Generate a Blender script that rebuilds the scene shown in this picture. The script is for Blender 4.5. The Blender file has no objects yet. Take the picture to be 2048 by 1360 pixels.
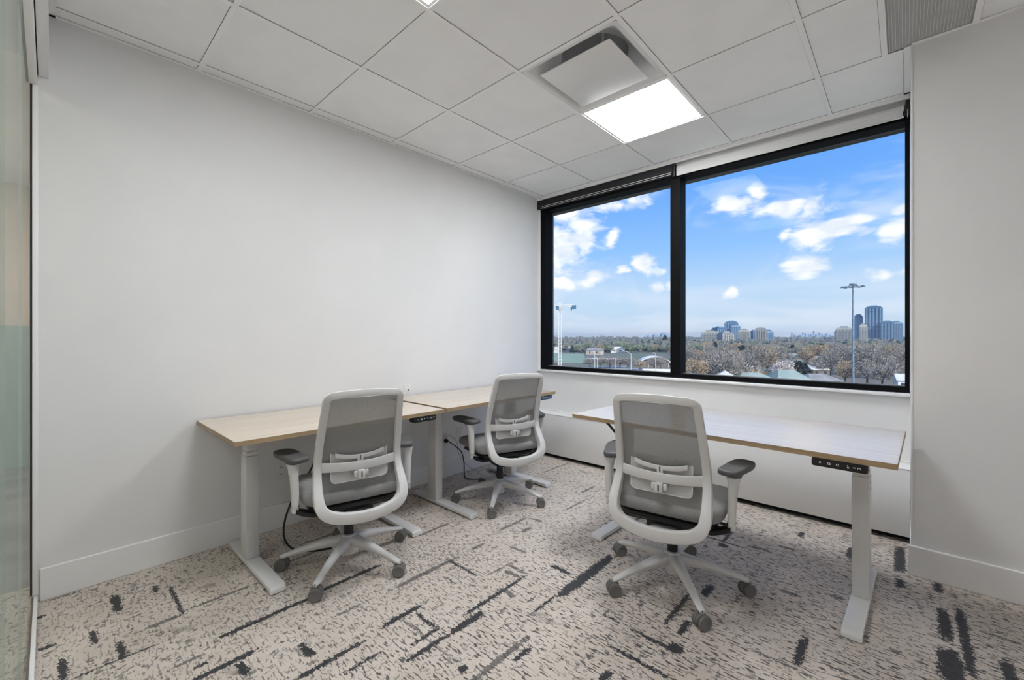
import bpy, bmesh, math, random
from mathutils import Vector, Matrix

SC = bpy.context.scene
COL = SC.collection
PI = math.pi

# ------------------------------------------------------------------ camera
CAM_Z = 1.2
FPX, CX, CY, YAW = 851.35, 1024.0, 673.2, 0.7443
cd = bpy.data.cameras.new('camera')
cd.sensor_fit = 'HORIZONTAL'; cd.sensor_width = 36.0
cd.lens = FPX / 2048.0 * 36.0
cd.shift_y = (CY - 680.0) / 2048.0
cd.clip_start = 0.02; cd.clip_end = 12000
cam = bpy.data.objects.new('camera', cd)
cam.location = (0, 0, CAM_Z); cam.rotation_euler = (PI / 2, 0, YAW)
COL.objects.link(cam); SC.camera = cam
_c, _s = math.cos(YAW), math.sin(YAW)
FWD = Vector((-_s, _c, 0)); RGT = Vector((_c, _s, 0)); UPV = Vector((0, 0, 1))

def ray(px, py): return FWD + RGT * ((px - CX) / FPX) + UPV * ((CY - py) / FPX)
def at_depth(px, py, d):
    v = ray(px, py) * d; return Vector((v.x, v.y, v.z + CAM_Z))
def on_floor(px, py, z=0.0):
    r = ray(px, py); v = r * ((z - CAM_Z) / r.z); return Vector((v.x, v.y, z))

# ------------------------------------------------------------------ view
vs = SC.view_settings
vs.view_transform = 'Standard'; vs.look = 'None'; vs.gamma = 1.0
vs.exposure = 0.56; vs.use_curve_mapping = False

# ------------------------------------------------------------------ node helpers
class NT:
    def __init__(self, tree):
        self.t = tree; self.n = tree.nodes; self.l = tree.links
    def new(self, typ, **kw):
        nd = self.n.new(typ)
        for k, v in kw.items():
            setattr(nd, k, v)
        return nd
    def link(self, a, b): self.l.new(a, b)
    def put(self, sock, v):
        if isinstance(v, bpy.types.NodeSocket): self.l.new(v, sock)
        else: sock.default_value = v
    def math(self, op, a, b=0.0, c=0.0, clamp=False):
        nd = self.new('ShaderNodeMath', operation=op); nd.use_clamp = clamp
        self.put(nd.inputs[0], a); self.put(nd.inputs[1], b)
        if op in ('MULTIPLY_ADD', 'COMPARE', 'SMOOTH_MIN', 'SMOOTH_MAX'): self.put(nd.inputs[2], c)
        return nd.outputs[0]
    def vmath(self, op, a, b=None, c=None):
        nd = self.new('ShaderNodeVectorMath', operation=op)
        self.put(nd.inputs[0], a)
        if b is not None: self.put(nd.inputs[1], b)
        if c is not None: self.put(nd.inputs[2], c)
        return nd.outputs[1] if op in ('LENGTH', 'DOT_PRODUCT', 'DISTANCE') else nd.outputs[0]
    def noise(self, vec, scale=5.0, detail=2.0, rough=0.5, dist=0.0):
        nd = self.new('ShaderNodeTexNoise')
        if vec is not None: self.put(nd.inputs['Vector'], vec)
        nd.inputs['Scale'].default_value = scale; nd.inputs['Detail'].default_value = detail
        nd.inputs['Roughness'].default_value = rough; nd.inputs['Distortion'].default_value = dist
        return nd
    def smooth(self, v, lo, hi, t0=0.0, t1=1.0):
        nd = self.new('ShaderNodeMapRange', interpolation_type='SMOOTHSTEP')
        self.put(nd.inputs[0], v); self.put(nd.inputs[1], lo); self.put(nd.inputs[2], hi)
        self.put(nd.inputs[3], t0); self.put(nd.inputs[4], t1)
        return nd.outputs[0]
    def mix(self, f, a, b):
        nd = self.new('ShaderNodeMix', data_type='RGBA')
        self.put(nd.inputs[0], f)
        self.put(nd.inputs[6], a if isinstance(a, bpy.types.NodeSocket) else (*a, 1.0))
        self.put(nd.inputs[7], b if isinstance(b, bpy.types.NodeSocket) else (*b, 1.0))
        return nd.outputs[2]
    def ramp(self, f, stops):
        nd = self.new('ShaderNodeValToRGB'); cr = nd.color_ramp
        while len(cr.elements) > 1: cr.elements.remove(cr.elements[0])
        cr.elements[0].position = stops[0][0]; cr.elements[0].color = (*stops[0][1], 1)
        for p, c in stops[1:]:
            e = cr.elements.new(p); e.color = (*c, 1)
        self.put(nd.inputs[0], f)
        return nd.outputs[0]

# ------------------------------------------------------------------ world: blue spring sky with clouds
world = bpy.data.worlds.new('sky'); SC.world = world; world.use_nodes = True
W = NT(world.node_tree); W.n.clear()
tc = W.new('ShaderNodeTexCoord')
D = W.vmath('NORMALIZE', tc.outputs['Generated'])
sep = W.new('ShaderNodeSeparateXYZ'); W.link(D, sep.inputs[0])
elev = W.math('MAXIMUM', sep.outputs[2], 0.0)
SKY = W.ramp(elev, [(0.0, (0.55, 0.72, 0.86)), (0.035, (0.58, 0.75, 0.91)), (0.10, (0.52, 0.72, 0.96)), (0.19, (0.30, 0.57, 1.0)),
                    (0.30, (0.17, 0.43, 0.98)), (0.40, (0.13, 0.37, 0.95)), (1.0, (0.09, 0.28, 0.82))])
CLOUDS = [(1645, 455, 62, 42), (1632, 392, 20, 34), (1690, 440, 44, 20), (1560, 420, 62, 17), (1470, 412, 46, 22), (1507, 385, 22, 24),
          (1615, 530, 42, 26), (1120, 498, 58, 44), (1090, 525, 60, 26), (1170, 490, 22, 34), (1186, 556, 32, 15), (1135, 436, 44, 17), (1180, 448, 34, 18),
          (1230, 412, 44, 16), (1262, 398, 30, 14), (1296, 528, 18, 16), (1322, 532, 16, 7), (1310, 570, 17, 13), (1340, 568, 20, 12), (1233, 470, 16, 15),
          (1112, 560, 32, 14), (1182, 470, 17, 9), (1252, 540, 14, 9), (1795, 460, 26, 24), (1800, 412, 20, 12), (1775, 548, 44, 13), (1450, 585, 16, 10),
          (1806, 512, 14, 10), (1700, 465, 40, 12), (1575, 470, 16, 26)]
nz0 = W.noise(D, 9.0, 3.0, 0.55)
warp = W.vmath('MULTIPLY_ADD', nz0.outputs['Color'], (0.10, 0.10, 0.055), (-0.05, -0.05, -0.0275))
DW = W.vmath('ADD', D, warp)
dmin = None
for (px, py, hw, hh) in CLOUDS:
    c0 = ray(px, py).normalized()
    a = max(((ray(px + hw, py).normalized() - c0).length + (ray(px - hw, py).normalized() - c0).length) / 2, 1e-3)
    b = max((ray(px, py + hh).normalized() - c0).length, 1e-3)
    m = W.vmath('MULTIPLY_ADD', DW, (1 / a, 1 / a, 1 / b), (-c0.x / a, -c0.y / a, -c0.z / b))
    L = W.vmath('LENGTH', m)
    dmin = L if dmin is None else W.math('MINIMUM', dmin, L)
dmin = W.math('MINIMUM', dmin, 2.1)
mp = W.vmath('MULTIPLY', D, (1.0, 1.0, 2.2))
nz1 = W.noise(mp, 10.0, 6.0, 0.66, 0.5)
nz2 = W.noise(mp, 3.2, 4.0, 0.62, 1.2)
v = W.math('SUBTRACT', 1.12, dmin)
v = W.math('MULTIPLY_ADD', W.math('SUBTRACT', nz1.outputs['Fac'], 0.5), 3.3, v)
mask = W.smooth(v, -0.25, 0.70)
wisp = W.smooth(nz2.outputs['Fac'], 0.50, 0.78, 0.0, 0.55)
low = W.smooth(elev, 0.16, 0.02, 0.0, 1.0)
nz3 = W.noise(W.vmath('MULTIPLY', D, (1.0, 1.0, 6.0)), 4.0, 2.0, 0.55, 0.5)
veil = W.math('MULTIPLY', low, W.smooth(nz3.outputs['Fac'], 0.32, 0.62, 0.05, 0.75))
col = W.mix(wisp, SKY, (0.86, 0.92, 1.0))
col = W.mix(veil, col, (0.82, 0.88, 1.0))
shade = W.noise(mp, 22.0, 2.0, 0.5)
ccol = W.mix(W.smooth(shade.outputs['Fac'], 0.35, 0.62), (0.86, 0.90, 0.98), (1.08, 1.08, 1.08))
col = W.mix(mask, col, ccol)
bg = W.new('ShaderNodeBackground'); W.link(col, bg.inputs[0]); bg.inputs[1].default_value = 0.70
wo = W.new('ShaderNodeOutputWorld'); W.link(bg.outputs[0], wo.inputs[0])

# ------------------------------------------------------------------ sun (from the right, behind the building) and the window's light portal
sd = bpy.data.lights.new('sun', 'SUN'); sd.energy = 3.2; sd.angle = 0.01; sd.color = (1.0, 0.93, 0.82)
sun = bpy.data.objects.new('sun', sd); COL.objects.link(sun)
sun.rotation_euler = Vector((-0.80, 0.42, -0.62)).to_track_quat('-Z', 'Y').to_euler()
pd = bpy.data.lights.new('window_portal', 'AREA'); pd.shape = 'RECTANGLE'; pd.size = 2.84; pd.size_y = 1.66
pd.cycles.is_portal = True
portal = bpy.data.objects.new('window_portal', pd); COL.objects.link(portal)
portal.location = (-1.40, 3.54, 1.70); portal.rotation_euler = (-PI / 2, 0, 0)

# ------------------------------------------------------------------ materials
MATS = {}
def bsdf(name, color=(0.8, 0.8, 0.8), rough=0.5, metal=0.0, spec=0.5, **kw):
    m = bpy.data.materials.new(name); m.use_nodes = True
    t = NT(m.node_tree); b = t.n['Principled BSDF']
    b.inputs['Base Color'].default_value = (*color, 1)
    b.inputs['Roughness'].default_value = rough; b.inputs['Metallic'].default_value = metal
    b.inputs['Specular IOR Level'].default_value = spec
    for k, v in kw.items():
        b.inputs[k].default_value = v
    MATS[name] = m
    return m, t, b

def add_noise_color(t, b, c0, c1, scale, detail=3, lo=0.35, hi=0.65, coord='Object', stretch=(1, 1, 1)):
    tcn = t.new('ShaderNodeTexCoord'); vec = t.vmath('MULTIPLY', tcn.outputs[coord], stretch)
    n = t.noise(vec, scale, detail)
    c = t.mix(t.smooth(n.outputs['Fac'], lo, hi), c0, c1); t.link(c, b.inputs['Base Color'])
    return n
def add_bump(t, b, scale, strength=0.1, dist=0.002, detail=2, coord='Object'):
    tcn = t.new('ShaderNodeTexCoord'); n = t.noise(tcn.outputs[coord], scale, detail)
    bu = t.new('ShaderNodeBump'); bu.inputs['Strength'].default_value = strength; bu.inputs['Distance'].default_value = dist
    t.link(n.outputs['Fac'], bu.inputs['Height']); t.link(bu.outputs[0], b.inputs['Normal'])

m, t, b = bsdf('wall_paint', (0.83, 0.83, 0.83), 0.6, spec=0.3)
add_noise_color(t, b, (0.805, 0.805, 0.805), (0.835, 0.835, 0.835), 1.6, 4); add_bump(t, b, 260, 0.12, 0.001)
m, t, b = bsdf('trim_paint', (0.89, 0.89, 0.89), 0.42, spec=0.4); add_bump(t, b, 120, 0.05, 0.001)
m, t, b = bsdf('tile_mineral', (0.76, 0.76, 0.755), 0.85, spec=0.1)
add_noise_color(t, b, (0.905, 0.912, 0.922), (0.94, 0.946, 0.955), 3.5, 5); add_bump(t, b, 420, 0.12, 0.001)
m, t, b = bsdf('grid_white', (0.93, 0.93, 0.93), 0.4, spec=0.4); add_bump(t, b, 60, 0.03, 0.001)
m, t, b = bsdf('plenum', (0.35, 0.35, 0.35), 0.9)
add_noise_color(t, b, (0.3, 0.3, 0.3), (0.4, 0.4, 0.4), 4)
m, t, b = bsdf('diffuser_white', (0.80, 0.80, 0.80), 0.35, spec=0.5); add_bump(t, b, 30, 0.02, 0.001)
m, t, b = bsdf('grille_grey', (0.72, 0.72, 0.72), 0.45, metal=0.0); add_bump(t, b, 300, 0.05, 0.001)
m, t, b = bsdf('duct_dark', (0.45, 0.45, 0.46), 0.8); add_bump(t, b, 50, 0.1, 0.001)
m, t, b = bsdf('panel_glow', (1, 1, 1), 0.5)
b.inputs['Emission Color'].default_value = (0.965, 0.983, 1.0, 1); b.inputs['Emission Strength'].default_value = 23.5
m, t, b = bsdf('panel_glow_dim', (1, 1, 1), 0.5)
b.inputs['Emission Color'].default_value = (0.965, 0.983, 1.0, 1); b.inputs['Emission Strength'].default_value = 15.0
m, t, b = bsdf('frame_black', (0.004, 0.004, 0.0045), 0.55, spec=0.10); add_bump(t, b, 80, 0.03, 0.001)
m, t, b = bsdf('lintel_dark', (0.045, 0.044, 0.042), 0.7); add_noise_color(t, b, (0.05, 0.049, 0.047), (0.10, 0.096, 0.09), 6, stretch=(0.2, 1, 6))
m, t, b = bsdf('cassette_dark', (0.026, 0.027, 0.029), 0.6, spec=0.2); add_bump(t, b, 500, 0.15, 0.0005)
m, t, b = bsdf('shade_fabric', (0.66, 0.655, 0.645), 0.8, spec=0.2); add_bump(t, b, 700, 0.2, 0.0005)
m, t, b = bsdf('aluminium', (0.72, 0.72, 0.72), 0.3, metal=0.9); add_bump(t, b, 90, 0.02, 0.001)
m, t, b = bsdf('cover_metal', (0.86, 0.86, 0.855), 0.42, spec=0.4); add_bump(t, b, 18, 0.03, 0.002)
m, t, b = bsdf('gap_black', (0.02, 0.02, 0.02), 0.9); add_bump(t, b, 50, 0.1, 0.001)  # black for the painted shade under the radiator cover, and the glass seal
m, t, b = bsdf('plastic_white', (0.82, 0.815, 0.80), 0.35, spec=0.5); add_bump(t, b, 90, 0.02, 0.0005)
m, t, b = bsdf('plastic_black', (0.012, 0.012, 0.013), 0.4, spec=0.4); add_bump(t, b, 200, 0.04, 0.0005)
m, t, b = bsdf('cable_black', (0.012, 0.012, 0.013), 0.5); add_bump(t, b, 200, 0.04, 0.0005)
m, t, b = bsdf('cable_white', (0.62, 0.62, 0.60), 0.5); add_bump(t, b, 200, 0.04, 0.0005)
m, t, b = bsdf('panel_mark', (0.72, 0.74, 0.76), 0.5); add_bump(t, b, 200, 0.04, 0.0005)
m, t, b = bsdf('desk_steel', (0.70, 0.70, 0.695), 0.38, spec=0.5); add_bump(t, b, 500, 0.06, 0.0004)
m, t, b = bsdf('chair_frame', (0.68, 0.675, 0.668), 0.45, spec=0.45); add_bump(t, b, 600, 0.06, 0.0004)
m, t, b = bsdf('caster_grey', (0.155, 0.152, 0.148), 0.45); add_bump(t, b, 300, 0.05, 0.0004)
m, t, b = bsdf('arm_pad', (0.105, 0.105, 0.107), 0.5, spec=0.4); add_bump(t, b, 500, 0.1, 0.0004)
m, t, b = bsdf('seat_fabric', (0.30, 0.298, 0.293), 0.9, spec=0.15)
add_noise_color(t, b, (0.27, 0.268, 0.264), (0.325, 0.322, 0.318), 220, 2); add_bump(t, b, 650, 0.35, 0.0008)
m, t, b = bsdf('clear_plate', (0.66, 0.66, 0.655), 0.3, spec=0.5)
b.inputs['Alpha'].default_value = 0.72; add_bump(t, b, 40, 0.02, 0.0005)
m, t, b = bsdf('chrome', (0.75, 0.75, 0.75), 0.15, metal=1.0); add_bump(t, b, 60, 0.02, 0.0005)

# mesh back: woven, lets a little light and background through
m, t, b = bsdf('back_mesh', (0.30, 0.298, 0.293), 0.85, spec=0.15)
tcn = t.new('ShaderNodeTexCoord')
wv = t.noise(t.vmath('MULTIPLY', tcn.outputs['Object'], (1.0, 1.0, 1.0)), 420, 2, 0.6)
t.link(t.mix(t.smooth(wv.outputs['Fac'], 0.35, 0.65), (0.25, 0.248, 0.244), (0.34, 0.338, 0.332)), b.inputs['Base Color'])
tr = t.new('ShaderNodeBsdfTransparent'); tr.inputs[0].default_value = (1, 1, 1, 1)
mx = t.new('ShaderNodeMixShader'); mx.inputs[0].default_value = 0.14
t.link(b.outputs[0], mx.inputs[1]); t.link(tr.outputs[0], mx.inputs[2]); t.link(mx.outputs[0], t.n['Material Output'].inputs[0])

# pale laminate with straight wood grain
def wood(name, c0, c1, axis, rough):
    m, t, b = bsdf(name, c0, rough, spec=0.5)
    tcn = t.new('ShaderNodeTexCoord')
    st = (1.2, 26, 26) if axis == 'X' else (26, 1.2, 26)
    n = t.noise(t.vmath('MULTIPLY', tcn.outputs['Object'], st), 1.6, 5, 0.6, 0.4)
    n2 = t.noise(t.vmath('MULTIPLY', tcn.outputs['Object'], tuple(x * 3.5 for x in st)), 1.3, 3, 0.6)
    f = t.math('MULTIPLY_ADD', n2.outputs['Fac'], 0.35, t.math('MULTIPLY', n.outputs['Fac'], 0.65))
    t.link(t.mix(t.smooth(f, 0.33, 0.68), c0, c1), b.inputs['Base Color'])
    b.inputs['Coat Weight'].default_value = 0.7 if 'laminate' in name else 0.1; b.inputs['Coat Roughness'].default_value = 0.16; b.inputs['Coat IOR'].default_value = 1.5
    return m
wood('laminate_x', (0.68, 0.555, 0.42), (0.75, 0.635, 0.50), 'X', 0.26)
wood('edge_wood', (0.33, 0.235, 0.130), (0.42, 0.305, 0.180), 'X', 0.5)

# window glass: clear, mirror-like only at a glancing angle
m = bpy.data.materials.new('window_glass'); m.use_nodes = True; MATS['window_glass'] = m
t = NT(m.node_tree); t.n.clear()
tr = t.new('ShaderNodeBsdfTransparent'); tr.inputs[0].default_value = (0.97, 0.985, 0.99, 1)
gl = t.new('ShaderNodeBsdfGlossy'); gl.inputs['Roughness'].default_value = 0.02
fr = t.new('ShaderNodeFresnel'); fr.inputs[0].default_value = 1.35
tcn = t.new('ShaderNodeTexCoord'); sm = t.noise(tcn.outputs['Object'], 1.3, 3)
mx = t.new('ShaderNodeMixShader'); t.link(t.math('MULTIPLY', fr.outputs[0], t.smooth(sm.outputs['Fac'], 0.2, 0.8, 0.06, 0.10)), mx.inputs[0])
t.link(tr.outputs[0], mx.inputs[1]); t.link(gl.outputs[0], mx.inputs[2])
o = t.new('ShaderNodeOutputMaterial'); t.link(mx.outputs[0], o.inputs[0])

# frosted partition glass, faint green
m = bpy.data.materials.new('frosted_glass'); m.use_nodes = True; MATS['frosted_glass'] = m
t = NT(m.node_tree); t.n.clear()
tr = t.new('ShaderNodeBsdfTransparent'); tr.inputs[0].default_value = (0.95, 0.975, 0.96, 1)
di = t.new('ShaderNodeBsdfDiffuse'); tcn = t.new('ShaderNodeTexCoord'); fz = t.noise(tcn.outputs['Object'], 2.0, 3)
t.link(t.mix(fz.outputs['Fac'], (0.60, 0.68, 0.65), (0.70, 0.76, 0.73)), di.inputs[0])
gl = t.new('ShaderNodeBsdfGlossy'); gl.inputs['Roughness'].default_value = 0.25; gl.inputs[0].default_value = (0.8, 0.9, 0.86, 1)
m1 = t.new('ShaderNodeMixShader'); m1.inputs[0].default_value = 0.10; t.link(tr.outputs[0], m1.inputs[1]); t.link(di.outputs[0], m1.inputs[2])
m2 = t.new('ShaderNodeMixShader'); m2.inputs[0].default_value = 0.10; t.link(m1.outputs[0], m2.inputs[1]); t.link(gl.outputs[0], m2.inputs[2])
o = t.new('ShaderNodeOutputMaterial'); t.link(m2.outputs[0], o.inputs[0])
m, t, b = bsdf('corridor_panel', (0.42, 0.55, 0.52), 0.5); add_noise_color(t, b, (0.40, 0.53, 0.50), (0.45, 0.58, 0.55), 1.5)
m, t, b = bsdf('corridor_paint', (0.84, 0.73, 0.64), 0.7); add_noise_color(t, b, (0.82, 0.71, 0.62), (0.86, 0.75, 0.67), 1.5)

# ------------------------------------------------------------------ carpet
m, t, b = bsdf('carpet', (0.45, 0.40, 0.35), 0.55, spec=0.30)
b.inputs['Sheen Weight'].default_value = 0.06; b.inputs['Sheen Roughness'].default_value = 0.6
b.inputs['Sheen Tint'].default_value = (0.85, 0.92, 1.0, 1)
tcn = t.new('ShaderNodeTexCoord'); P = tcn.outputs['Object']
fine = t.noise(P, 900, 2, 0.6)
mid = t.noise(P, 6.0, 4, 0.6)
base = t.mix(t.smooth(mid.outputs['Fac'], 0.35, 0.65), (0.72, 0.635, 0.555), (0.80, 0.715, 0.64))
base = t.mix(t.math('MULTIPLY', t.smooth(fine.outputs['Fac'], 0.40, 0.66), 0.38), base, (0.36, 0.32, 0.28))
# jagged coordinates for every mark
j1 = t.noise(P, 95, 3, 0.65)
PJ = t.vmath('MULTIPLY_ADD', j1.outputs['Color'], (0.050, 0.050, 0.0), P)
PJ = t.vmath('ADD', PJ, (-0.025, -0.025, 0.0))
PJ2 = t.vmath('MULTIPLY_ADD', t.noise(P, 38, 2, 0.5).outputs['Color'], (0.03, 0.03, 0.0), P)
# small flecks: dashes along X, and blotchy worm marks
PJ3 = t.vmath('MULTIPLY_ADD', t.noise(P, 60, 2, 0.5).outputs['Color'], (0.010, 0.010, 0.0), P)
f1 = t.noise(t.vmath('MULTIPLY', PJ3, (26, 120, 1)), 1.0, 1.5, 0.5)
f2 = t.noise(t.vmath('MULTIPLY', PJ2, (62, 40, 1)), 1.0, 2.0, 0.55, 0.6)
den = t.noise(P, 2.3, 3, 0.6)
thr = t.math('MULTIPLY_ADD', den.outputs['Fac'], -0.16, 0.655)
fl1 = t.smooth(t.math('SUBTRACT', f1.outputs['Fac'], thr), 0.0, 0.03)
fl2 = t.smooth(t.math('SUBTRACT', f2.outputs['Fac'], t.math('ADD', thr, 0.015)), 0.0, 0.03)
side = t.new('ShaderNodeSeparateXYZ'); t.link(P, side.inputs[0])
east = t.smooth(side.outputs[0], -2.2, -1.2)
colr = t.mix(t.math('MULTIPLY', fl2, t.math('MULTIPLY_ADD', east, -0.30, 0.80)), base, (0.13, 0.115, 0.10))
colr = t.mix(t.math('MULTIPLY', fl1, t.math('MULTIPLY_ADD', east, 0.45, 0.45)), colr, (0.060, 0.060, 0.062))
# broad faded grey patches
pt = t.noise(t.vmath('MULTIPLY', PJ2, (5.0, 9.0, 1)), 1.0, 4, 0.62, 0.5)
colr = t.mix(t.smooth(pt.outputs['Fac'], 0.62, 0.70, 0.0, 0.55), colr, (0.20, 0.185, 0.17))
# generic thin thread lines along Y and X everywhere
ly = t.noise(t.vmath('MULTIPLY', PJ, (34, 2.1, 1)), 1.0, 2, 0.55)
lx = t.noise(t.vmath('MULTIPLY', PJ, (2.6, 40, 1)), 1.0, 2, 0.55)
gate = t.noise(P, 7.0, 2, 0.5)
lines = t.math('MAXIMUM', t.smooth(ly.outputs['Fac'], 0.70, 0.72), t.smooth(lx.outputs['Fac'], 0.70, 0.72))
lines = t.math('MULTIPLY', lines, t.smooth(gate.outputs['Fac'], 0.50, 0.56))
colr = t.mix(t.math('MULTIPLY', lines, 0.85), colr, (0.035, 0.038, 0.043))
# the bold strokes that can be told apart, each where it lies on the floor: (x0,y0,x1,y1 in the photo, half width in mm, darkness)
STROKES = [(388, 1360, 515, 1300, 14, 1), (422, 1276, 638, 1194, 14, 1), (637, 1182, 762, 1131, 15, 1), (289, 1257, 371, 1228, 13, .8),
 (371, 1220, 514, 1167, 9, .8), (344, 1175, 364, 1228, 9, .9), (231, 1190, 234, 1222, 22, 1), (239, 1283, 246, 1319, 14, .9), (125, 1319, 127, 1360, 14, 1),
 (152, 1354, 316, 1288, 6, .9), (586, 1360, 730, 1283, 13, 1), (603, 1288, 624, 1312, 20, .9), (188, 1262, 188, 1290, 12, .9), (338, 1339, 409, 1308, 9, .8),
 (388, 1336, 416, 1325, 9, 1), (675, 1231, 720, 1209, 9, .6), (74, 1302, 111, 1288, 12, .9), (1115, 1191, 1228, 1113, 40, 1), (1061, 1226, 1115, 1191, 7, .9),
 (792, 1174, 917, 1114, 16, .75), (895, 1118, 951, 1151, 9, 1), (927, 1226, 1054, 1155, 12, 1), (897, 1267, 969, 1225, 24, 1), (760, 1255, 845, 1210, 15, .85),
 (811, 1323, 897, 1270, 12, 1), (951, 1355, 1054, 1277, 15, .7), (1026, 1321, 1064, 1294, 12, .95), (801, 1236, 904, 1318, 5, .8), (832, 1229, 876, 1256, 9, .85),
 (823, 1289, 876, 1258, 9, .9), (1221, 1292, 1334, 1355, 9, .95), (1266, 1261, 1341, 1297, 9, .95), (1338, 1292, 1364, 1302, 42, .85), (1208, 1229, 1238, 1246, 7, .9),
 (1327, 1246, 1382, 1188, 12, .9), (1406, 1191, 1423, 1172, 26, 1), (1358, 1266, 1379, 1244, 20, 1), (996, 1063, 1054, 1034, 12, .8), (1131, 1018, 1172, 1001, 10, .8),
 (944, 1099, 969, 1087, 14, .7), (1105, 1130, 1140, 1150, 16, .9), (1012, 1140, 1036, 1156, 13, .8), (1018, 1128, 1048, 1147, 9, .8), (1022, 1095, 1052, 1104, 12, .7),
 (1200, 1362, 1222, 1345, 16, 1), (1068, 1037, 1082, 1044, 20, .8), (1043, 1064, 1062, 1056, 18, .6), (886, 1153, 915, 1168, 7, .8), (920, 1336, 930, 1340, 22, .9),
 (1799, 1094, 1801, 1144, 34, 1), (1799, 1158, 1801, 1176, 24, 1), (1889, 1220, 1891, 1282, 30, 1), (1921, 1218, 1942, 1352, 18, 1), (1896, 1298, 1908, 1368, 50, 1),
 (2013, 1322, 2023, 1368, 26, 1), (1609, 1276, 1592, 1334, 18, 1), (1875, 1166, 1878, 1184, 18, 1), (1701, 1096, 1697, 1114, 16, .9), (1604, 1064, 1601, 1074, 22, .9),
 (1084, 944, 1142, 926, 9, .8), (1447, 1084, 1468, 1056, 12, .9), (1398, 1070, 1494, 1096, 7, .9), (1438, 1088, 1456, 1094, 30, .95), (1000, 1180, 1030, 1190, 20, .8),
 (1500, 1095, 1540, 1100, 16, .8), (1560, 1090, 1590, 1102, 14, .7), (560, 1130, 640, 1100, 9, .8), (600, 1090, 680, 1062, 10, .7), (840, 1070, 900, 1046, 12, .7),
 (1230, 1000, 1290, 975, 9, .6), (1160, 985, 1190, 974, 14, .7), (1660, 1190, 1690, 1200, 16, .6), (1560, 1180, 1600, 1192, 14, .6), (1500, 1300, 1600, 1340, 7, .8),
 (1650, 1340, 1760, 1362, 8, .8), (470, 1330, 500, 1346, 16, .9), (690, 1342, 760, 1308, 9, .9), (60, 1240, 90, 1232, 14, .9), (1780, 1300, 1800, 1306, 20, .8),
 (96, 1200, 160, 1184, 6, .9), (300, 1175, 322, 1180, 13, .9), (1960, 1262, 2044, 1290, 6, .8), (1700, 1262, 1740, 1275, 20, .5)]
for dk in (1, 0):
    dmn = None
    for (x0, y0, x1, y1, hw, dark) in STROKES:
        if (dark > 0.82) != bool(dk): continue
        hw *= 0.72 if hw >= 20 else 0.9
        A = on_floor(x0, y0); B = on_floor(x1, y1)
        cxx, cyy = (A.x + B.x) / 2, (A.y + B.y) / 2
        lx_, ly_ = abs(A.x - B.x) / 2, abs(A.y - B.y) / 2
        if ly_ >= lx_: sx, sy = hw / 1000.0, max(math.hypot(lx_, ly_) * 1.04, hw / 1000.0)
        else: sx, sy = max(math.hypot(lx_, ly_) * 1.08, hw / 1000.0), hw / 1000.0
        q = t.vmath('MULTIPLY_ADD', PJ, (1 / sx, 1 / sy, 0), (-cxx / sx, -cyy / sy, 0))
        L = t.vmath('LENGTH', t.vmath('MULTIPLY', q, q))
        dmn = L if dmn is None else t.math('MINIMUM', dmn, L)
    fray = t.noise(t.vmath('MULTIPLY', P, (55, 150, 1)), 1.0, 3, 0.6)
    fr2 = t.noise(t.vmath('MULTIPLY', P, (30, 30, 1)), 1.0, 4, 0.65)
    dmn = t.math('MULTIPLY_ADD', fray.outputs['Fac'], 2.0, t.math('SUBTRACT', dmn, 1.0))
    dmn = t.math('MULTIPLY_ADD', fr2.outputs['Fac'], 2.2, t.math('SUBTRACT', dmn, 1.1))
    msk = t.smooth(dmn, 1.02, 0.90)
    colr = t.mix(t.math('MULTIPLY', msk, 0.96 if dk else 0.8), colr, (0.020, 0.023, 0.029) if dk else (0.075, 0.075, 0.078))
t.link(colr, b.inputs['Base Color'])
bu = t.new('ShaderNodeBump'); bu.inputs['Strength'].default_value = 0.5; bu.inputs['Distance'].default_value = 0.003
t.link(fine.outputs['Fac'], bu.inputs['Height']); t.link(bu.outputs[0], b.inputs['Normal'])

# ------------------------------------------------------------------ mesh helpers
def finish(name, bm, mat, parent=None, smooth=0.6, kind=None):
    bmesh.ops.recalc_face_normals(bm, faces=bm.faces)
    me = bpy.data.meshes.new(name); bm.to_mesh(me); bm.free()
    if smooth:
        me.polygons.foreach_set('use_smooth', [True] * len(me.polygons))
        me.set_sharp_from_angle(angle=smooth)
    me.materials.append(MATS[mat])
    o = bpy.data.objects.new(name, me); COL.objects.link(o)
    if parent: o.parent = parent
    if kind: o['kind'] = kind
    return o
def empty(name, loc=(0, 0, 0), rz=0.0):
    o = bpy.data.objects.new(name, None); COL.objects.link(o)
    o.location = loc; o.rotation_euler = (0, 0, rz); o.empty_display_size = 0.1
    return o
def tag(o, label=None, cat=None, group=None, kind=None):
    if label: o['label'] = label
    if cat: o['category'] = cat
    if group: o['group'] = group
    if kind: o['kind'] = kind
    return o
def copy_tree(o, parent=None):
    c = o.copy(); COL.objects.link(c); c.parent = parent
    for ch in list(o.children): copy_tree(ch, c)
    return c
def box(bm, x0, x1, y0, y1, z0, z1, bev=0.0, seg=2, mtx=None):
    vs_ = [bm.verts.new((x, y, z)) for x in (x0, x1) for y in (y0, y1) for z in (z0, z1)]
    fs = [(0, 1, 3, 2), (4, 6, 7, 5), (0, 4, 5, 1), (2, 3, 7, 6), (0, 2, 6, 4), (1, 5, 7, 3)]
    faces = [bm.faces.new([vs_[i] for i in f]) for f in fs]
    if mtx is not None: bmesh.ops.transform(bm, matrix=mtx, verts=vs_)
    if bev > 0:
        es = list({e for f in faces for e in f.edges})
        bmesh.ops.bevel(bm, geom=es, offset=bev, segments=seg, affect='EDGES', profile=0.5)
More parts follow.
